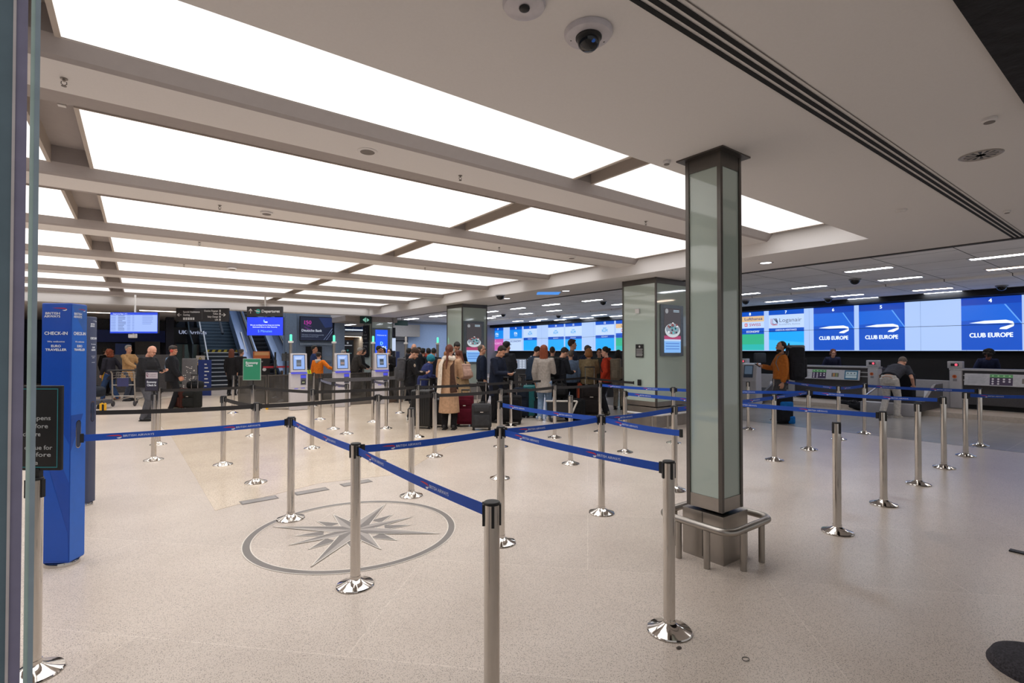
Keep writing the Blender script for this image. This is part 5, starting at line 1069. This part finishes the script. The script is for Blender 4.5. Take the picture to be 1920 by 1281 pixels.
            if st == 'plait': m.tube([H((0, -.1, 1.69)), H((0, -.135, 1.64)), H((-.01, -.13, 1.52)), H((-.01, -.15, 1.42)), H((-.02, -.16, 1.32)), H((-.02, -.16, 1.22))], [.035, .034, .028, .025, .02, .008], HC, 10)
            if st == 'tied': m.ball(H((0, -.125, 1.66)), (.045, .045, .045), HC, 10, 8, RH)
            if st == 'afro':
                rn = random.Random(2)
                for i in range(40): a = rn.random()*6.28; q = rn.random()*1.4; m.ball(H((.1*math.cos(a)*math.cos(q), -.04+.1*math.sin(a)*math.cos(q), 1.67+.1*math.sin(q))), .04, HC, 8, 6)
            m.build('hair', t, vox=.008 if st in ('long', 'curly', 'afro', 'fringe', 'bob') else .006, sm=2 if st not in ('afro', 'curly') else 0)
    if hd: hd(P)
    bpy_M = Matrix.Translation(t.location) @ Matrix.Rotation(YAW-rad(face), 4, 'Z') @ Matrix.Diagonal((k, k, k, 1))
    P.M = bpy_M; return P
# head-gear and extras
def cap(col, brim=True):
    def f(P):
        m = MB(); c = mat(col, .8, name='cap_cloth'); m.ball(P.H((0, -.02, 1.69)), (.09, .102, .07), c, 18, 10, P.RH)
        m.build('cap', P.t); 
        if brim: MB().rings([[P.H((.075*math.cos(a), .03+.11*max(0, math.sin(a))*1., z)) for a in [2*math.pi*i/16 for i in range(16)]] for z in (1.668, 1.68)], c).build('cap_brim', P.t)
    return f
def beard(col='#2a1c14'):
    def f(P): MB().ball(P.H((0, .032, 1.546)), (.058, .062, .05), mat(col, .9, var=.3, scale=80), 16, 10, P.RH).build('beard', P.t)
    return f
def glasses(P):
    m = MB()
    for s in (-1, 1): m.tube([P.H((s*.032+.021*math.cos(a), .093, 1.63+.016*math.sin(a))) for a in [2*math.pi*i/12 for i in range(13)]], .0022, BLACK, 6); m.tube([P.H((s*.053, .09, 1.634)), P.H((s*.078, .0, 1.63))], .002, BLACK, 6)
    m.tube([P.H((-.011, .094, 1.632)), P.H((.011, .094, 1.632))], .002, BLACK, 6); m.build('glasses', P.t)
def mask(P): MB().ball(P.H((0, .05, 1.56)), (.052, .054, .045), mat('#d3d6dc', .8), 14, 10, P.RH).build('face_mask', P.t)
def both(*fs):
    def f(P):
        for q in fs: q(P)
    return f
def headphones(P):
    MB().tube([P.H((.09*math.cos(a), -.01, 1.63+.105*math.sin(a))) for a in [math.pi*i/12 for i in range(13)]], .01, mat('#1f1f22', .5), 8).build('headband', P.t)
    m = MB()
    for s in (-1, 1): m.ball(P.H((s*.088, -.008, 1.61)), (.02, .04, .045), mat('#c04a3c', .5), 12, 8, P.RH)
    m.build('ear_cup', P.t)
def phone(P, hand=1, lab='', col='#1b1c20'):
    h = P.M @ (P.hands[hand]+V((-.03 if hand else .03, .09, .02))); t = MB().rbox((0, 0, 0), (.07, .145, .009), .004, mat(col, .3)).build('phone'); t.location = h; t.rotation_euler = (rad(35), 0, P.t.rotation_euler.z+.3); tag(t, lab, 'phone'); return t
def backpack(P, col, lab, w=.32, d=.2, h=.46, z=1.2, group=None, tall=0, extra=None, straps=True, bottom=None):
    R = P.RL.to_4x4(); base = P.U((0, -.115-d/2, z)); t = empty('backpack', (0, 0, 0), 0, lab, 'backpack', group); t.matrix_world = P.M @ Matrix.Translation(base) @ R
    C = cloth(col, 12, .8); m = MB().rbox((0, 0, 0), (w, d, h), .07, C, seg=4); m.build('main_bag', t); MB().rbox((0, -d*.5, -h*.14), (w*.8, .09, h*.55), .04, cloth(bottom or col, 14, .8)).build('front_pocket', t)
    MB().rbox((0, -.0, h*.46), (w*.94, d*.98, .08), .035, cloth(extra or col, 14, .6)).build('top_lid', t); MB().tube([(-.05, d*.4, h*.5), (0, d*.4, h*.5+.05), (.05, d*.4, h*.5)], .01, BLACK, 6).build('handle', t)
    for s in (-1, 1): MB().rbox((s*(w*.5), 0, -h*.2), (.06, d*.6, h*.4), .025, C).build('side_pocket', t)
    if straps:
        inv = (Matrix.Translation(base) @ R).inverted()
        for s in (-1, 1):
            ps = [P.U((s*.085, -.12, z+h*.35)), P.U((s*.09, -.1, 1.42)), P.U((s*.1, -.01, 1.475)), P.U((s*.105, .09, 1.41)), P.U((s*.12, .135, 1.28)), P.U((s*.155, .09, 1.12)), P.U((s*.15, -.08, z-h*.35))]
            MB().tube([inv @ q for q in ps], .022, mat('#1c1d20' if not extra else extra, .8), 8, flat=.5).build('strap', t)
    return t
# =================================================================== LUGGAGE
def suitcase(px, py, rot, w, d, h, col, lab, ribs=False, handle=.0, soft=True, cat='suitcase', z=0., p3=None):
    p = p3 or G(px, py); t = empty('suitcase', (p.x, p.y, p.z if p3 else z), YAW-rad(rot), lab, cat); C = cloth(col, 12, .25) if soft else mat(col, .35, var=.04)
    MB().rbox((0, 0, .05+(h-.05)/2), (w, d, h-.05), .045, C, seg=4).build('shell', t)
    if ribs:
        for s in (-1, 1):
            m = MB()
            for k in range(9): m.rbox((-w*.42+w*.84*k/8, s*d/2, .05+(h-.05)/2), (w*.05, .016, h*.84), .006, C)
            m.build('ribs', t)
    else:
        MB().rbox((0, -d/2-.012, .05+h*.3), (w*.78, .04, h*.42), .02, C).build('front_pocket', t); MB().rbox((0, -d/2-.01, .05+h*.72), (w*.74, .03, h*.2), .014, C).build('upper_pocket', t)
        MB().bx((0, -d/2-.03, .05+h*.61), (w*.16, .006, .014), CHROME).build('badge', t)
    for sx in (-1, 1):
        for sy in (-1, 1): MB().rbox((sx*w*.4, sy*d*.32, .026), (.05, .03, .052), .014, BLACK).build('wheel', t)
    MB().tube([(-.06, 0, h), (-.05, 0, h+.025), (.05, 0, h+.025), (.06, 0, h)], .011, BLACK, 8).build('top_handle', t)
    if handle:
        m = MB()
        for s in (-1, 1): m.tube([(s*w*.22, d*.3, h-.02), (s*w*.22, d*.3, h+handle)], .01, CHROME, 8)
        m.build('trolley_rods', t); MB().rbox((0, d*.3, h+handle), (w*.52, .03, .03), .012, BLACK).build('pull_handle', t)
    return t
def duffel(px, py, rot, l, r, col, lab, z=0., lid=None, upright=False):
    p = G(px, py); t = empty('bag', (p.x, p.y, z), YAW-rad(rot), lab, 'bag'); C = cloth(col, 9, 1.)
    if upright: MB().rbox((0, 0, l/2), (r*2, r*1.6, l), .07, C, seg=4).build('main_bag', t); MB().rbox((0, -r*.8, l*.35), (r*1.5, .1, l*.5), .04, C).build('pocket', t)
    else: MB().rbox((0, 0, r*.85), (l, r*1.9, r*1.7), r*.7, C, seg=5).build('main_bag', t); MB().rbox((l*.1, -r*.9, r*.8), (l*.5, .06, r*.9), .03, C).build('pocket', t)
    m = MB()
    for s in (-1, 1): m.tube([(s*r*.3, -r*.7, l*.9 if upright else r), (s*r*.3, -r*1.0, l*1.0 if upright else r*1.7), (s*r*.3, 0, l*1.02 if upright else r*1.95), (s*r*.3, r*.8, l*.95 if upright else r*1.5)], .012, BLACK, 6)
    m.build('strap', t)
    if lid: MB().rbox((0, -r*.88, l*.6), (r*1.5, .1, l*.3), .04, cloth(lid)).build('blue_panel', t); MB().rbox((r*.6, -r*.86, l*.15), (r*.7, .1, l*.26), .03, cloth(lid)).build('blue_panel', t)
    return t
# =================================================================== THE TRAVELLERS (face: 0 away, 90 right, 180 to camera, 270 left)
# --- left group
person('person in black with dark hair standing behind the red-haired woman at left', 197, 742, 90, 1.72, top='#101013', bot='#121216', hair=('bob', 'black'), fem=True, hem=.7)
P = person('woman with wavy red hair and dark coat walking left, grey scarf', 207, 752, 275, 1.66, top='#2b2a33', bot='#2f4468', shoe='#8a5a3c', hair=('curly', 'red'), fem=True, step=(.5, -.5), arms=('low', 'pull'), lean=6, hem=.72)
MB().ball(P.U((.03, .1, 1.36)), (.07, .05, .13), cloth('#7f8aa0'), 12, 8).build('scarf', P.t)
P = person('grey-haired man in a tan coat pushing the luggage trolley', 240, 752, 95, 1.78, top='#a9845a', bot='#3a3f4c', hair=('short', 'grey'), hem=.62, arms=('front', 'front'), turn=10, flare=.3)
P = person('bald man in a black hooded jacket and grey trousers looking at his phone', 274, 789, 90, 1.745, top='#242427', bot='#55565c', shoe='#161617', hair=None, arms=((-.12, .36, 1.14), 'phone'), head=28, lean=4, fat=1.36, hem=.78, hood=True, sk='#d29a82', wide=1.08)
phone(P, 1, 'phone held by the bald man')
P = person('man in black with a cap, red headphones and a grey shoulder strap', 322, 769, 62, 1.74, top='#1f2024', bot='#1b1c20', shoe='#3d3a2a', hair=('short', 'brown'), hd=both(cap('#33302f', False), headphones), fat=1.2, arms=('low', 'low'), head=8, turn=18, sk='#c98c70', wide=1.05, hem=.78)
MB().tube([P.U((.16, -.1, 1.05)), P.U((.05, -.135, 1.2)), P.U((-.1, -.13, 1.40)), P.U((-.14, -.03, 1.455))], .028, mat('#65809a', .7), 8, flat=.4).build('shoulder_strap', P.t)
suitcase(340, 768, 30, .34, .24, .58, '#3d1f1a', 'dark brown suitcase close behind the man with headphones', handle=.0)
suitcase(360, 768, 10, .44, .28, .52, '#1f201f', 'black suitcase standing right of the brown one', handle=.42)
duffel(366, 766, 0, .42, .14, '#1d1e20', 'black bag lying on top of the black suitcase', z=.53)
# trolley with bags
def trolley(px, py, rot, lab, small=False):
    p = G(px, py); t = empty('luggage_trolley', (p.x, p.y, 0), YAW-rad(rot), lab, 'trolley'); TM = mat('#a39c94', .3, .8)
    m = MB()
    for s in (-1, 1): m.tube([(s*.28, -.05, .12), (s*.27, -.12, .95), (s*.27, -.2, 1.03)], .02, TM, 8); m.tube([(s*.28, -.05, .16), (s*.18, .75, .2)], .018, TM, 8)
    m.tube([(-.28, -.06, .3), (.28, -.06, .3)], .016, TM, 8).tube([(-.18, .75, .2), (.18, .75, .2)], .016, TM, 8).tube([(-.27, -.1, .62), (.27, -.1, .62)], .014, TM, 8); m.build('frame', t)
    MB().tube([(-.34, -.2, 1.04), (0, -.26, 1.05), (.34, -.2, 1.04)], .022, BLACK, 8).build('push_bar', t)
    m = MB()
    for k in range(9): m.tube([(-.24+.06*k, -.1, .82), (-.24+.06*k, .04, .84), (-.24+.06*k, .06, .97)], .005, TM, 6)
    for z in (.82, .9, .97): m.tube([(-.25, -.1, z), (-.25, .06, z), (.25, .06, z), (.25, -.1, z)], .006, TM, 6)
    m.build('wire_basket', t); MB().bx((0, -.13, .7), (.28, .012, .24), mat('#3b3d6a', .5)).build('front_plate', t)
    for x, y in ((-.27, -.05), (.27, -.05), (0, .72)): MB().lathe([(.02, -.018), (.075, -.018), (.085, 0), (.075, .018), (.02, .018)], mat('#343236', .6), 16, M=Matrix.Translation((x, y, .085)) @ Matrix.Rotation(math.pi/2, 4, 'Y')).build('wheel', t)
    return t
trolley(234, 762, -15, 'grey luggage trolley with a wire basket before the man in the tan coat'); trolley(292, 757, 60, 'second luggage trolley half hidden behind the bald man')
def yellow(px, py, z, s, lab):
    p = G(px, py); t = empty('bag', (p.x, p.y, z), YAW, lab, 'bag'); MB().rbox((0, 0, s*.6), (s*.7, s*.35, s*1.2), .03, mat('#e2a914', .5)).build('main_bag', t); MB().tube([(-.05, -.02, s*1.15), (0, -.04, s*1.5), (.05, -.02, s*1.15)], .012, BLACK, 6).bx((s*.15, -s*.19, s*.6), (s*.2, .02, s*.9), BLACK).build('strap', t)
yellow(193, 775, 0, .22, 'small yellow bag on the floor right of the slate totem'); yellow(197, 752, .62, .26, 'yellow bag hanging beside the red-haired woman')
duffel(180, 760, 20, .5, .18, '#2c3038', 'dark grey bag on a low cart right of the slate totem', z=.25)
t = G(180, 766); tt = empty('cart', (t.x, t.y, 0), YAW, 'low dark wheeled cart right of the slate totem', 'cart'); MB().box(-.35, -.2, .12, .3, .2, .24, mat('#4a4a50', .6)).build('deck', tt)
for x in (-.25, .2): MB().ball((x, -.15, .06), (.06, .03, .06), BLACK, 10, 8).build('wheel', tt)
person('woman with long brown hair in a black coat, back turned, by the stairs', 434, 742, 350, 1.66, top='#1b1a1c', bot='#161618', hair=('long', 'auburn'), fem=True, hem=.6)
person('person in a dark padded jacket and knit hat beside the long-haired woman', 452, 738, 20, 1.66, top='#26272a', bot='#1c1d20', hair=('short', 'greybrown'), hd=cap('#4c4640', False), hood=True, hem=.74)
# --- by the kiosks
person('staff member in a navy uniform with white collar behind the orange jacket', 589, 745, 80, 1.78, top='#27355c', bot='#1c2030', hair=('short', 'black'), turn=10, sk='#a8745a', p3=atd(590, 745, 18.5)*1 if False else None)
P = person('person in a bright orange jacket with a pale hood, arm stretched right', 597, 750, 10, 1.55, top='#d3701c', bot='#23242a', hair=('fringe', 'dark'), arms=('down', (.32, .25, 1.12)), hem=.8)
MB().tube([P.U((-.1, -.02, 1.46)), P.U((0, -.13, 1.42)), P.U((.1, -.02, 1.46))], [.04, .07, .04], cloth('#b9b2ac'), 10).build('pale_hood', P.t)
t = duffel(580, 748, 0, .5, .2, '#b3c22c', 'lime green bag at the side of the orange jacket', z=.62)
person('elderly man with white hair in a dark jacket leaning at the timber wall', 664, 742, 60, 1.74, top='#33302e', bot='#1e1e20', hair=('short', 'grey'), lean=14, head=10, arms=('desk', 'desk'), fat=1.15)
person('dark-haired person in black leaning beside the elderly man', 673, 738, 75, 1.72, top='#171719', bot='#18181b', hair=('bob', 'dark'), lean=12, head=8, arms=('desk', 'desk'), fem=True)
person('grey-haired person in brown mostly hidden behind the middle kiosk', 644, 738, 60, 1.62, top='#4a4036', bot='#222', hair=('short', 'grey')) if False else person('grey-haired person in brown mostly hidden behind the middle kiosk', 644, 738, 60, 1.62, top='#4a4036', bot='#222226', hair=('short', 'grey'))
person('dark-haired person in black facing right left of the blue welcome screen', 705, 742, 80, 1.78, top='#17181c', bot='#1a1a1e', hair=('short', 'black'), lean=8, sk='#b07c60', arms=('desk', 'desk'))
person('dark-haired person behind the third kiosk beside the mask wearer', 718, 735, 190, 1.72, top='#3a3838', bot='#1a1a1e', hair=('bob', 'black'), fem=True, sk='#b98468')
person('woman with black hair, white face mask and black coat', 730, 746, 185, 1.68, top='#1b1a1c', bot='#1a1a1e', hair=('bob', 'black'), hd=mask, fem=True, arms=('chest', 'chest'))
P = person('boy with short brown hair, grey backpack and black printed hoodie reading his phone', 768, 790, 75, 1.69, top='#222225', bot='#1b1b20', shoe='#d8d3cc', hair=('fringe', 'brown'), arms=('phone', (-.12, .36, 1.14)), head=34, lean=3, turn=5, sk='#d09c82', hem=.84)
backpack(P, '#4c4c50', 'grey backpack on the back of the boy', w=.32, d=.2, h=.52, z=1.2); phone(P, 0, 'phone in the hands of the boy with the grey backpack')
MB().ball(lerp(P.arms[1][1], P.arms[1][2], .35)+V((.045, .03, 0)), (.03, .03, .05), mat('#a89888', .8), 8, 6).ball(lerp(P.arms[1][2], P.arms[1][3], .4)+V((.03, .02, .03)), (.03, .05, .025), mat('#a89888', .8), 8, 6).build('sleeve_print', P.t)
person('person in a navy coat with a teal hood bending behind the boy', 792, 775, 60, 1.55, top='#28305c', bot='#1a1c26', hair=None, hd=lambda P: MB().ball(P.H((0, -.02, 1.64)), (.11, .13, .12), cloth('#2f7f92'), 14, 10, P.RH).build('hood', P.t), lean=22, arms=('phone', 'phone'), hem=.75, fat=1.15)
for a in (('bald man in the back of the queue, above the boy', 776, 756, 170, 1.82, None, '#202228'), ('dark-haired person at the back, left of the bald head', 767, 752, 30, 1.68, 'black', '#1f2126'), ('person with black hair in a black suit, back turned, left one', 793, 752, 20, 1.68, 'black', '#14151a'),
          ('person with black hair in a black suit, back turned, right one', 803, 754, 340, 1.68, 'black', '#14151a'), ('black-haired person in a dark suit left of the pale green beacon', 813, 756, 350, 1.68, 'black', '#171a22'), ('dark-haired person beside the bald head at the back', 785, 746, 200, 1.72, 'dark', '#22252c')):
    person(a[0], a[1], a[2], a[3], a[4], top=a[6], bot='#191a1f', hair=('short', a[5]) if a[5] else None, sk='#c08c72')
p = atd(797, 672, 19.5); t = empty('red_notice', p, YAW, 'small red notice at the back of the queue', 'sign'); t.location.z = 0; MB().box(-.13, 0, 1.25, .13, .02, 1.5, mat('#c03a34', .5)).build('board', t); MB().lathe([(.1, 0), (.1, .02), (.015, .03), (.015, 1.26)], BLACK, 10).build('stand', t)
P = person('man in a dark suit and white shirt looking down behind the camel coat', 855, 772, 165, 1.86, top='#1b1b20', bot='#17171b', hair=('short', 'black'), head=30, lean=6, arms=('chest', 'chest'), sk='#bf8d72')
MB().rings([[P.U((a*math.cos(q), .055+c*math.sin(q), z)) for q in [2*math.pi*i/12 for i in range(12)]] for z, a, c in ((1.18, .02, .07), (1.3, .05, .075), (1.43, .07, .06), (1.47, .06, .05))], mat('#d6d4d4', .8)).build('shirt', P.t)
person('person with short fair hair bending between the camel coat and the beacon', 827, 778, 60, 1.62, top='#2a2b2f', bot='#1c1c20', hair=('short', 'ginger'), lean=15, arms=('phone', 'phone'))
P = person('woman in a long camel coat with a cream scarf and plait, back turned', 842, 806, 5, 1.72, top='#b28e70', bot='#1a191b', shoe='#1c1b1c', hair=('plait', 'auburn'), fem=True, hem=.36, flare=.75, arms=('chest', 'chest'), head=10, wide=1.14, sk='#c9967c')
MB().tube([P.U((.1*math.cos(a), .085*math.sin(a)-.02, 1.475+.015*math.sin(a*3))) for a in [2*math.pi*i/14 for i in range(15)]], .045, cloth('#d9cbbb'), 10).build('scarf_loop', P.t)
MB().tube([P.U((-.1, -.08, 1.47)), P.U((-.15, -.13, 1.35)), P.U((-.16, -.155, 1.1)), V((-.17, -.17, .85)), V((-.18, -.18, .76))], [.05, .07, .075, .075, .08], cloth('#d9cbbb'), 10, flat=.3).build('scarf_end', P.t)
MB().tube([P.U((.1, -.06, 1.43)), P.U((.09, -.135, 1.3)), P.U((.1, -.15, 1.1)), V((.12, -.17, .9)), V((.13, -.18, .78))], [.03, .045, .05, .07, .08], cloth('#4a342a'), 10, flat=.3).build('brown_scarf', P.t)
P = person('woman in a beige trench coat bending forward, brown hair tied back', 868, 790, 325, 1.64, top='#a48a68', bot='#141417', hair=('ponytail', 'auburn'), fem=True, hem=.6, flare=.5, lean=16, head=12, arms=('phone', 'phone'), wide=1.1)
P2 = backpack(P, '#b08f80', 'small pink backpack on the trench coat', w=.3, d=.16, h=.34, z=1.15)
# --- luggage of the queue
suitcase(793, 803, 15, .44, .28, .80, '#1a1a1b', 'tall black ribbed suitcase next to the boy', ribs=True, soft=False, handle=.2)
suitcase(822, 800, 15, .34, .26, .60, '#17171a', 'small black suitcase left of the boots of the camel coat woman', soft=False, ribs=True)
suitcase(872, 799, 0, .36, .3, .66, '#5c1426', 'crimson suitcase between the two beige coats', handle=.1)
suitcase(903, 806, -4, .40, .26, .53, '#39393b', 'dark grey soft suitcase with a raised handle, right of the crimson one', handle=.42)
suitcase(960, 795, 5, .42, .3, .62, '#19191b', 'large black soft suitcase in front of the navy coat man', handle=.12); suitcase(942, 784, 20, .5, .3, .86, '#1c1c20', 'tall black suitcase close behind the navy coat man', handle=.1)
suitcase(978, 783, 10, .38, .28, .72, '#1e2633', 'navy suitcase right behind the far slim post', handle=.3); suitcase(993, 783, 5, .30, .26, .78, '#12686c', 'teal hard suitcase left of the jeans of the grey coat woman', soft=False, ribs=True)
suitcase(1008, 783, 5, .2, .3, .72, '#1e2c35', 'dark suitcase hidden between teal case and jeans', handle=.0)
duffel(1048, 786, 0, .42, .2, '#1e1e20', 'black travel bag with white tag, upper of the pile by the trolley', z=.5); 
t = duffel(1078, 788, 20, .5, .22, '#151517', 'large black rucksack slumped on the floor left of the soft suitcase', upright=True)
p = G(1055, 790); t = empty('luggage_trolley', (p.x, p.y, 0), YAW, 'low trolley loaded with a black case at the crowd centre', 'trolley'); MB().rbox((-.08, 0, .3), (.55, .4, .32), .03, mat('#1c1c1e', .6)).build('deck_box', t); MB().tube([(.12, -.22, .05), (.3, -.25, .48)], .02, mat('#c9c4bc', .4), 8).tube([(-.4, -.22, .48), (.3, -.25, .48)], .018, mat('#c9c4bc', .4), 8).build('frame', t)
for x in (-.25, .15): MB().ball((x, -.2, .05), (.05, .03, .05), BLACK, 10, 8).build('wheel', t)
p = G(1087, 775); t = empty('suitcase', (p.x, p.y, 0), YAW, 'narrow orange case standing left of the large soft suitcase', 'suitcase'); MB().rbox((0, 0, .42), (.13, .25, .72), .03, mat('#c4502a', .5)).build('shell', t); MB().rbox((0, 0, .03), (.1, .2, .06), .02, BLACK).build('wheel', t)
suitcase(1107, 781, 0, .5, .32, .72, '#241f1f', 'big black-brown soft suitcase in front of the striped cardigan', handle=.48)
# --- middle group
person('man with glasses and a navy jacket looking right by the food advertisement', 903, 775, 75, 1.76, top='#1c2436', bot='#1b1b20', hair=('stubble', 'greybrown'), hd=glasses, turn=10)
P = person('man in a navy coat reading the phone in his hands', 930, 792, 120, 1.74, top='#1c2232', bot='#15161a', hair=('short', 'dark'), arms=((-.13, .33, 1.08), (-.13, .35, 1.1)), head=30, lean=6, hem=.6, fat=1.08, sk='#c99478')
phone(P, 0, 'phone held by the man in the navy coat', '#c9c9cc')
person('tall man in a dark padded jacket and black cap, seen from behind', 950, 775, 40, 1.84, top='#24262c', bot='#17171a', hair=('short', 'black'), hd=cap('#1b1b1d'), fat=1.15, arms=('chest', 'chest'), hood=True)
person('man in a dark blue jacket leaning over a suitcase handle', 995, 774, 60, 1.74, top='#263345', bot='#1a1c22', hair=('short', 'black'), lean=14, head=15, arms=('front', (.1, .1, .9)), fat=1.1)
person('red-haired woman in a light grey coat and pale jeans, back turned', 1020, 789, 12, 1.73, top='#9c948d', bot='#7f97b4', shoe='#cfcac4', hair=('long', 'red'), fem=True, hem=.66, flare=.55, arms=('down', 'chest'), wide=1.08)
person('man half hidden behind the red-haired woman', 1036, 768, 20, 1.72, top='#3c4340', bot='#1c1c20', hair=('stubble', 'brown'), fat=1.1)
P = person('man in a black jacket with a black backpack looking down left of the centre', 1050, 782, 60, 1.70, top='#1c1e24', bot='#191a1e', hair=('short', 'dark'), head=25, lean=6, arms=('phone', 'phone'))
backpack(P, '#1b1c1f', 'black backpack on the man in the black jacket')
person('tall man with brown hair in profile, rising above the others', 1073, 772, 80, 1.90, top='#2b3140', bot='#1c1e26', hair=('short', 'brown'), sk='#c09078')
person('person in a grey-blue shirt, back turned, at the middle of the group', 1070, 776, 350, 1.62, top='#5f7088', bot='#1d2027', hair=('stubble', 'greybrown'), fat=1.15)
person('man in a navy suit with a lanyard leaning right', 1094, 768, 60, 1.76, top='#1c2740', bot='#181c28', hair=('short', 'greybrown'), lean=10, head=10, sk='#b98a70')
P = person('person with curly ginger hair in a brown striped cardigan, back turned', 1104, 776, 0, 1.66, top='#7b6b50', bot='#1d1c1e', hair=('bob', 'ginger'), hem=.8, fat=1.25, wide=1.12, arms=('chest', 'chest'))
m = MB()
for z in (1.30, 1.26, 1.12, 1.0): m.tube([P.U((.215*math.cos(a), .149*math.sin(a), z)) for a in [math.pi+math.pi*i/10 for i in range(11)]], .007, mat('#2a231e', .9), 6)
m.build('stripes', P.t)
P = person('person in a red puffer jacket with black hair looking left', 1137, 778, 290, 1.70, top='#a8341f', bot='#26272b', shoe='#8d8878', hair=('tied', 'black'), arms=('pocket', 'pocket'), head=12, fat=1.1, hem=.84, hood=True, sk='#d0a08a')
backpack(P, '#6b6154', 'large olive-grey backpack on the red jacket', w=.36, d=.26, h=.54, z=1.16)
person('dark-haired person in a black coat at the left edge of the wide pillar', 1160, 768, 20, 1.62, top='#1d1d20', bot='#9a9284', shoe='#19191b', hair=('bob', 'black'), fem=True, fat=1.1)
person('dark-haired person behind the red jacket near the desks', 1124, 764, 200, 1.66, top='#3c4038', bot='#1d1d20', hair=('bob', 'dark'), fem=True)
# --- right side
P = person('bearded man in a brown sweater and grey shorts holding a phone', 1466, 792, 285, 1.82, top='#b56a2c', bot='#4c4a4c', bothem=.5, shoe='#c9c4be', hair=('stubble', 'dark'), hd=beard(), arms=('down', (-.02, .36, 1.2)), fat=1.22, turn=-8, wide=1.05, hem=.9)
phone(P, 1, 'phone in the raised hand of the man in the brown sweater')
backpack(P, '#25262b', 'huge black travel backpack with white cords on the brown sweater man', w=.42, d=.3, h=.74, z=1.28, extra='#77787a')
duffel(1468, 794, 0, .66, .18, '#1d1f25', 'upright black and blue duffel bag at the feet of the brown sweater man', upright=True, lid='#1668b4')
P = person('man bending over luggage in a dark grey shirt and pale trousers', 1668, 783, 62, 1.80, top='#34353c', sleeve='short', bot='#b9b4ae', shoe='#a8a39c', hair=('short', 'greybrown'), lean=62, head=-15, arms=((.05, .62, .62), (.08, .5, .75)), step=(-.3, .3), hem=.93, fat=1.1, sk='#bf8d74')
p = onX(1697, 740, 15.6); t = empty('suitcase', (15.45, p.y, .38), 0, 'black suitcase on the conveyor held by the bending man', 'suitcase'); MB().rbox((0, 0, .33), (.34, .46, .64), .05, cloth('#101116')).build('shell', t); MB().tube([(0, -.08, .64), (0, 0, .69), (0, .08, .64)], .012, BLACK, 8).build('top_handle', t)
p = atd(1600, 765, 13.2); t = duffel(1603, 768, 80, .9, .13, '#131316', 'flat black bag on the floor left of the bending man')
person('agent with dark hair and glasses seen over the left check-in desk', 0, 0, 200, 1.66, lean=40, top='#2c2f45', bot='#1a1a1e', hair=('bob', 'auburn'), hd=glasses, fem=True, head=-25, p3=V((*atd(1557, 690, 16.55)[:2], .12)))
person('agent with curly black hair bowing her head at the right check-in desk', 0, 0, 215, 1.66, lean=42, top='#232a44', bot='#1a1a1e', hair=('afro', 'black'), head=0, fem=True, sk='#7a4e3a', p3=V((*atd(1848, 690, 13.6)[:2], .12)))
# pieces of a part hang under that part (thing > part > sub-part)
SUB = {'screen': ('screen_housing', 'screen_frame', 'monitor', 'housing'), 'stop_button': ('end_panel',), 'display': ('display_box',), 'posters': ('poster_board',), 'poster': ('frame', 'case'),
       'cap_brim': ('cap',), 'printed_front': ('body',), 'printed_side': ('body',), 'panel_face': ('case',), 'symbol': ('case',), 'panel_joint': ('plinth',), 'rail_post': ('guard_rail',), 'badge': ('shell',),
       'front_fittings': ('pedestal',), 'printed_notice': ('board',), 'deflector': ('body',), 'screw': ('base',), 'dome_ring': ('dome',), 'lens': ('dome', 'base'), 'mullion': ('glass',), 'pull_handle': ('trolley_rods',), 'ribs': ('shell',), 'push_bar': ('frame',), 'wire_basket': ('frame',), 'seam_line': ('screen_housing',)}
stem_ = lambda o: o.name.split('.')[0]
for o in list(D.objects):
    k = stem_(o)
    if k in SUB and o.parent is not None and o.parent.type == 'EMPTY':
        for c in o.parent.children:
            if stem_(c) in SUB[k] and c is not o and c.location.length < 1e-6 and tuple(c.rotation_euler) == (0, 0, 0): o.parent = c; break
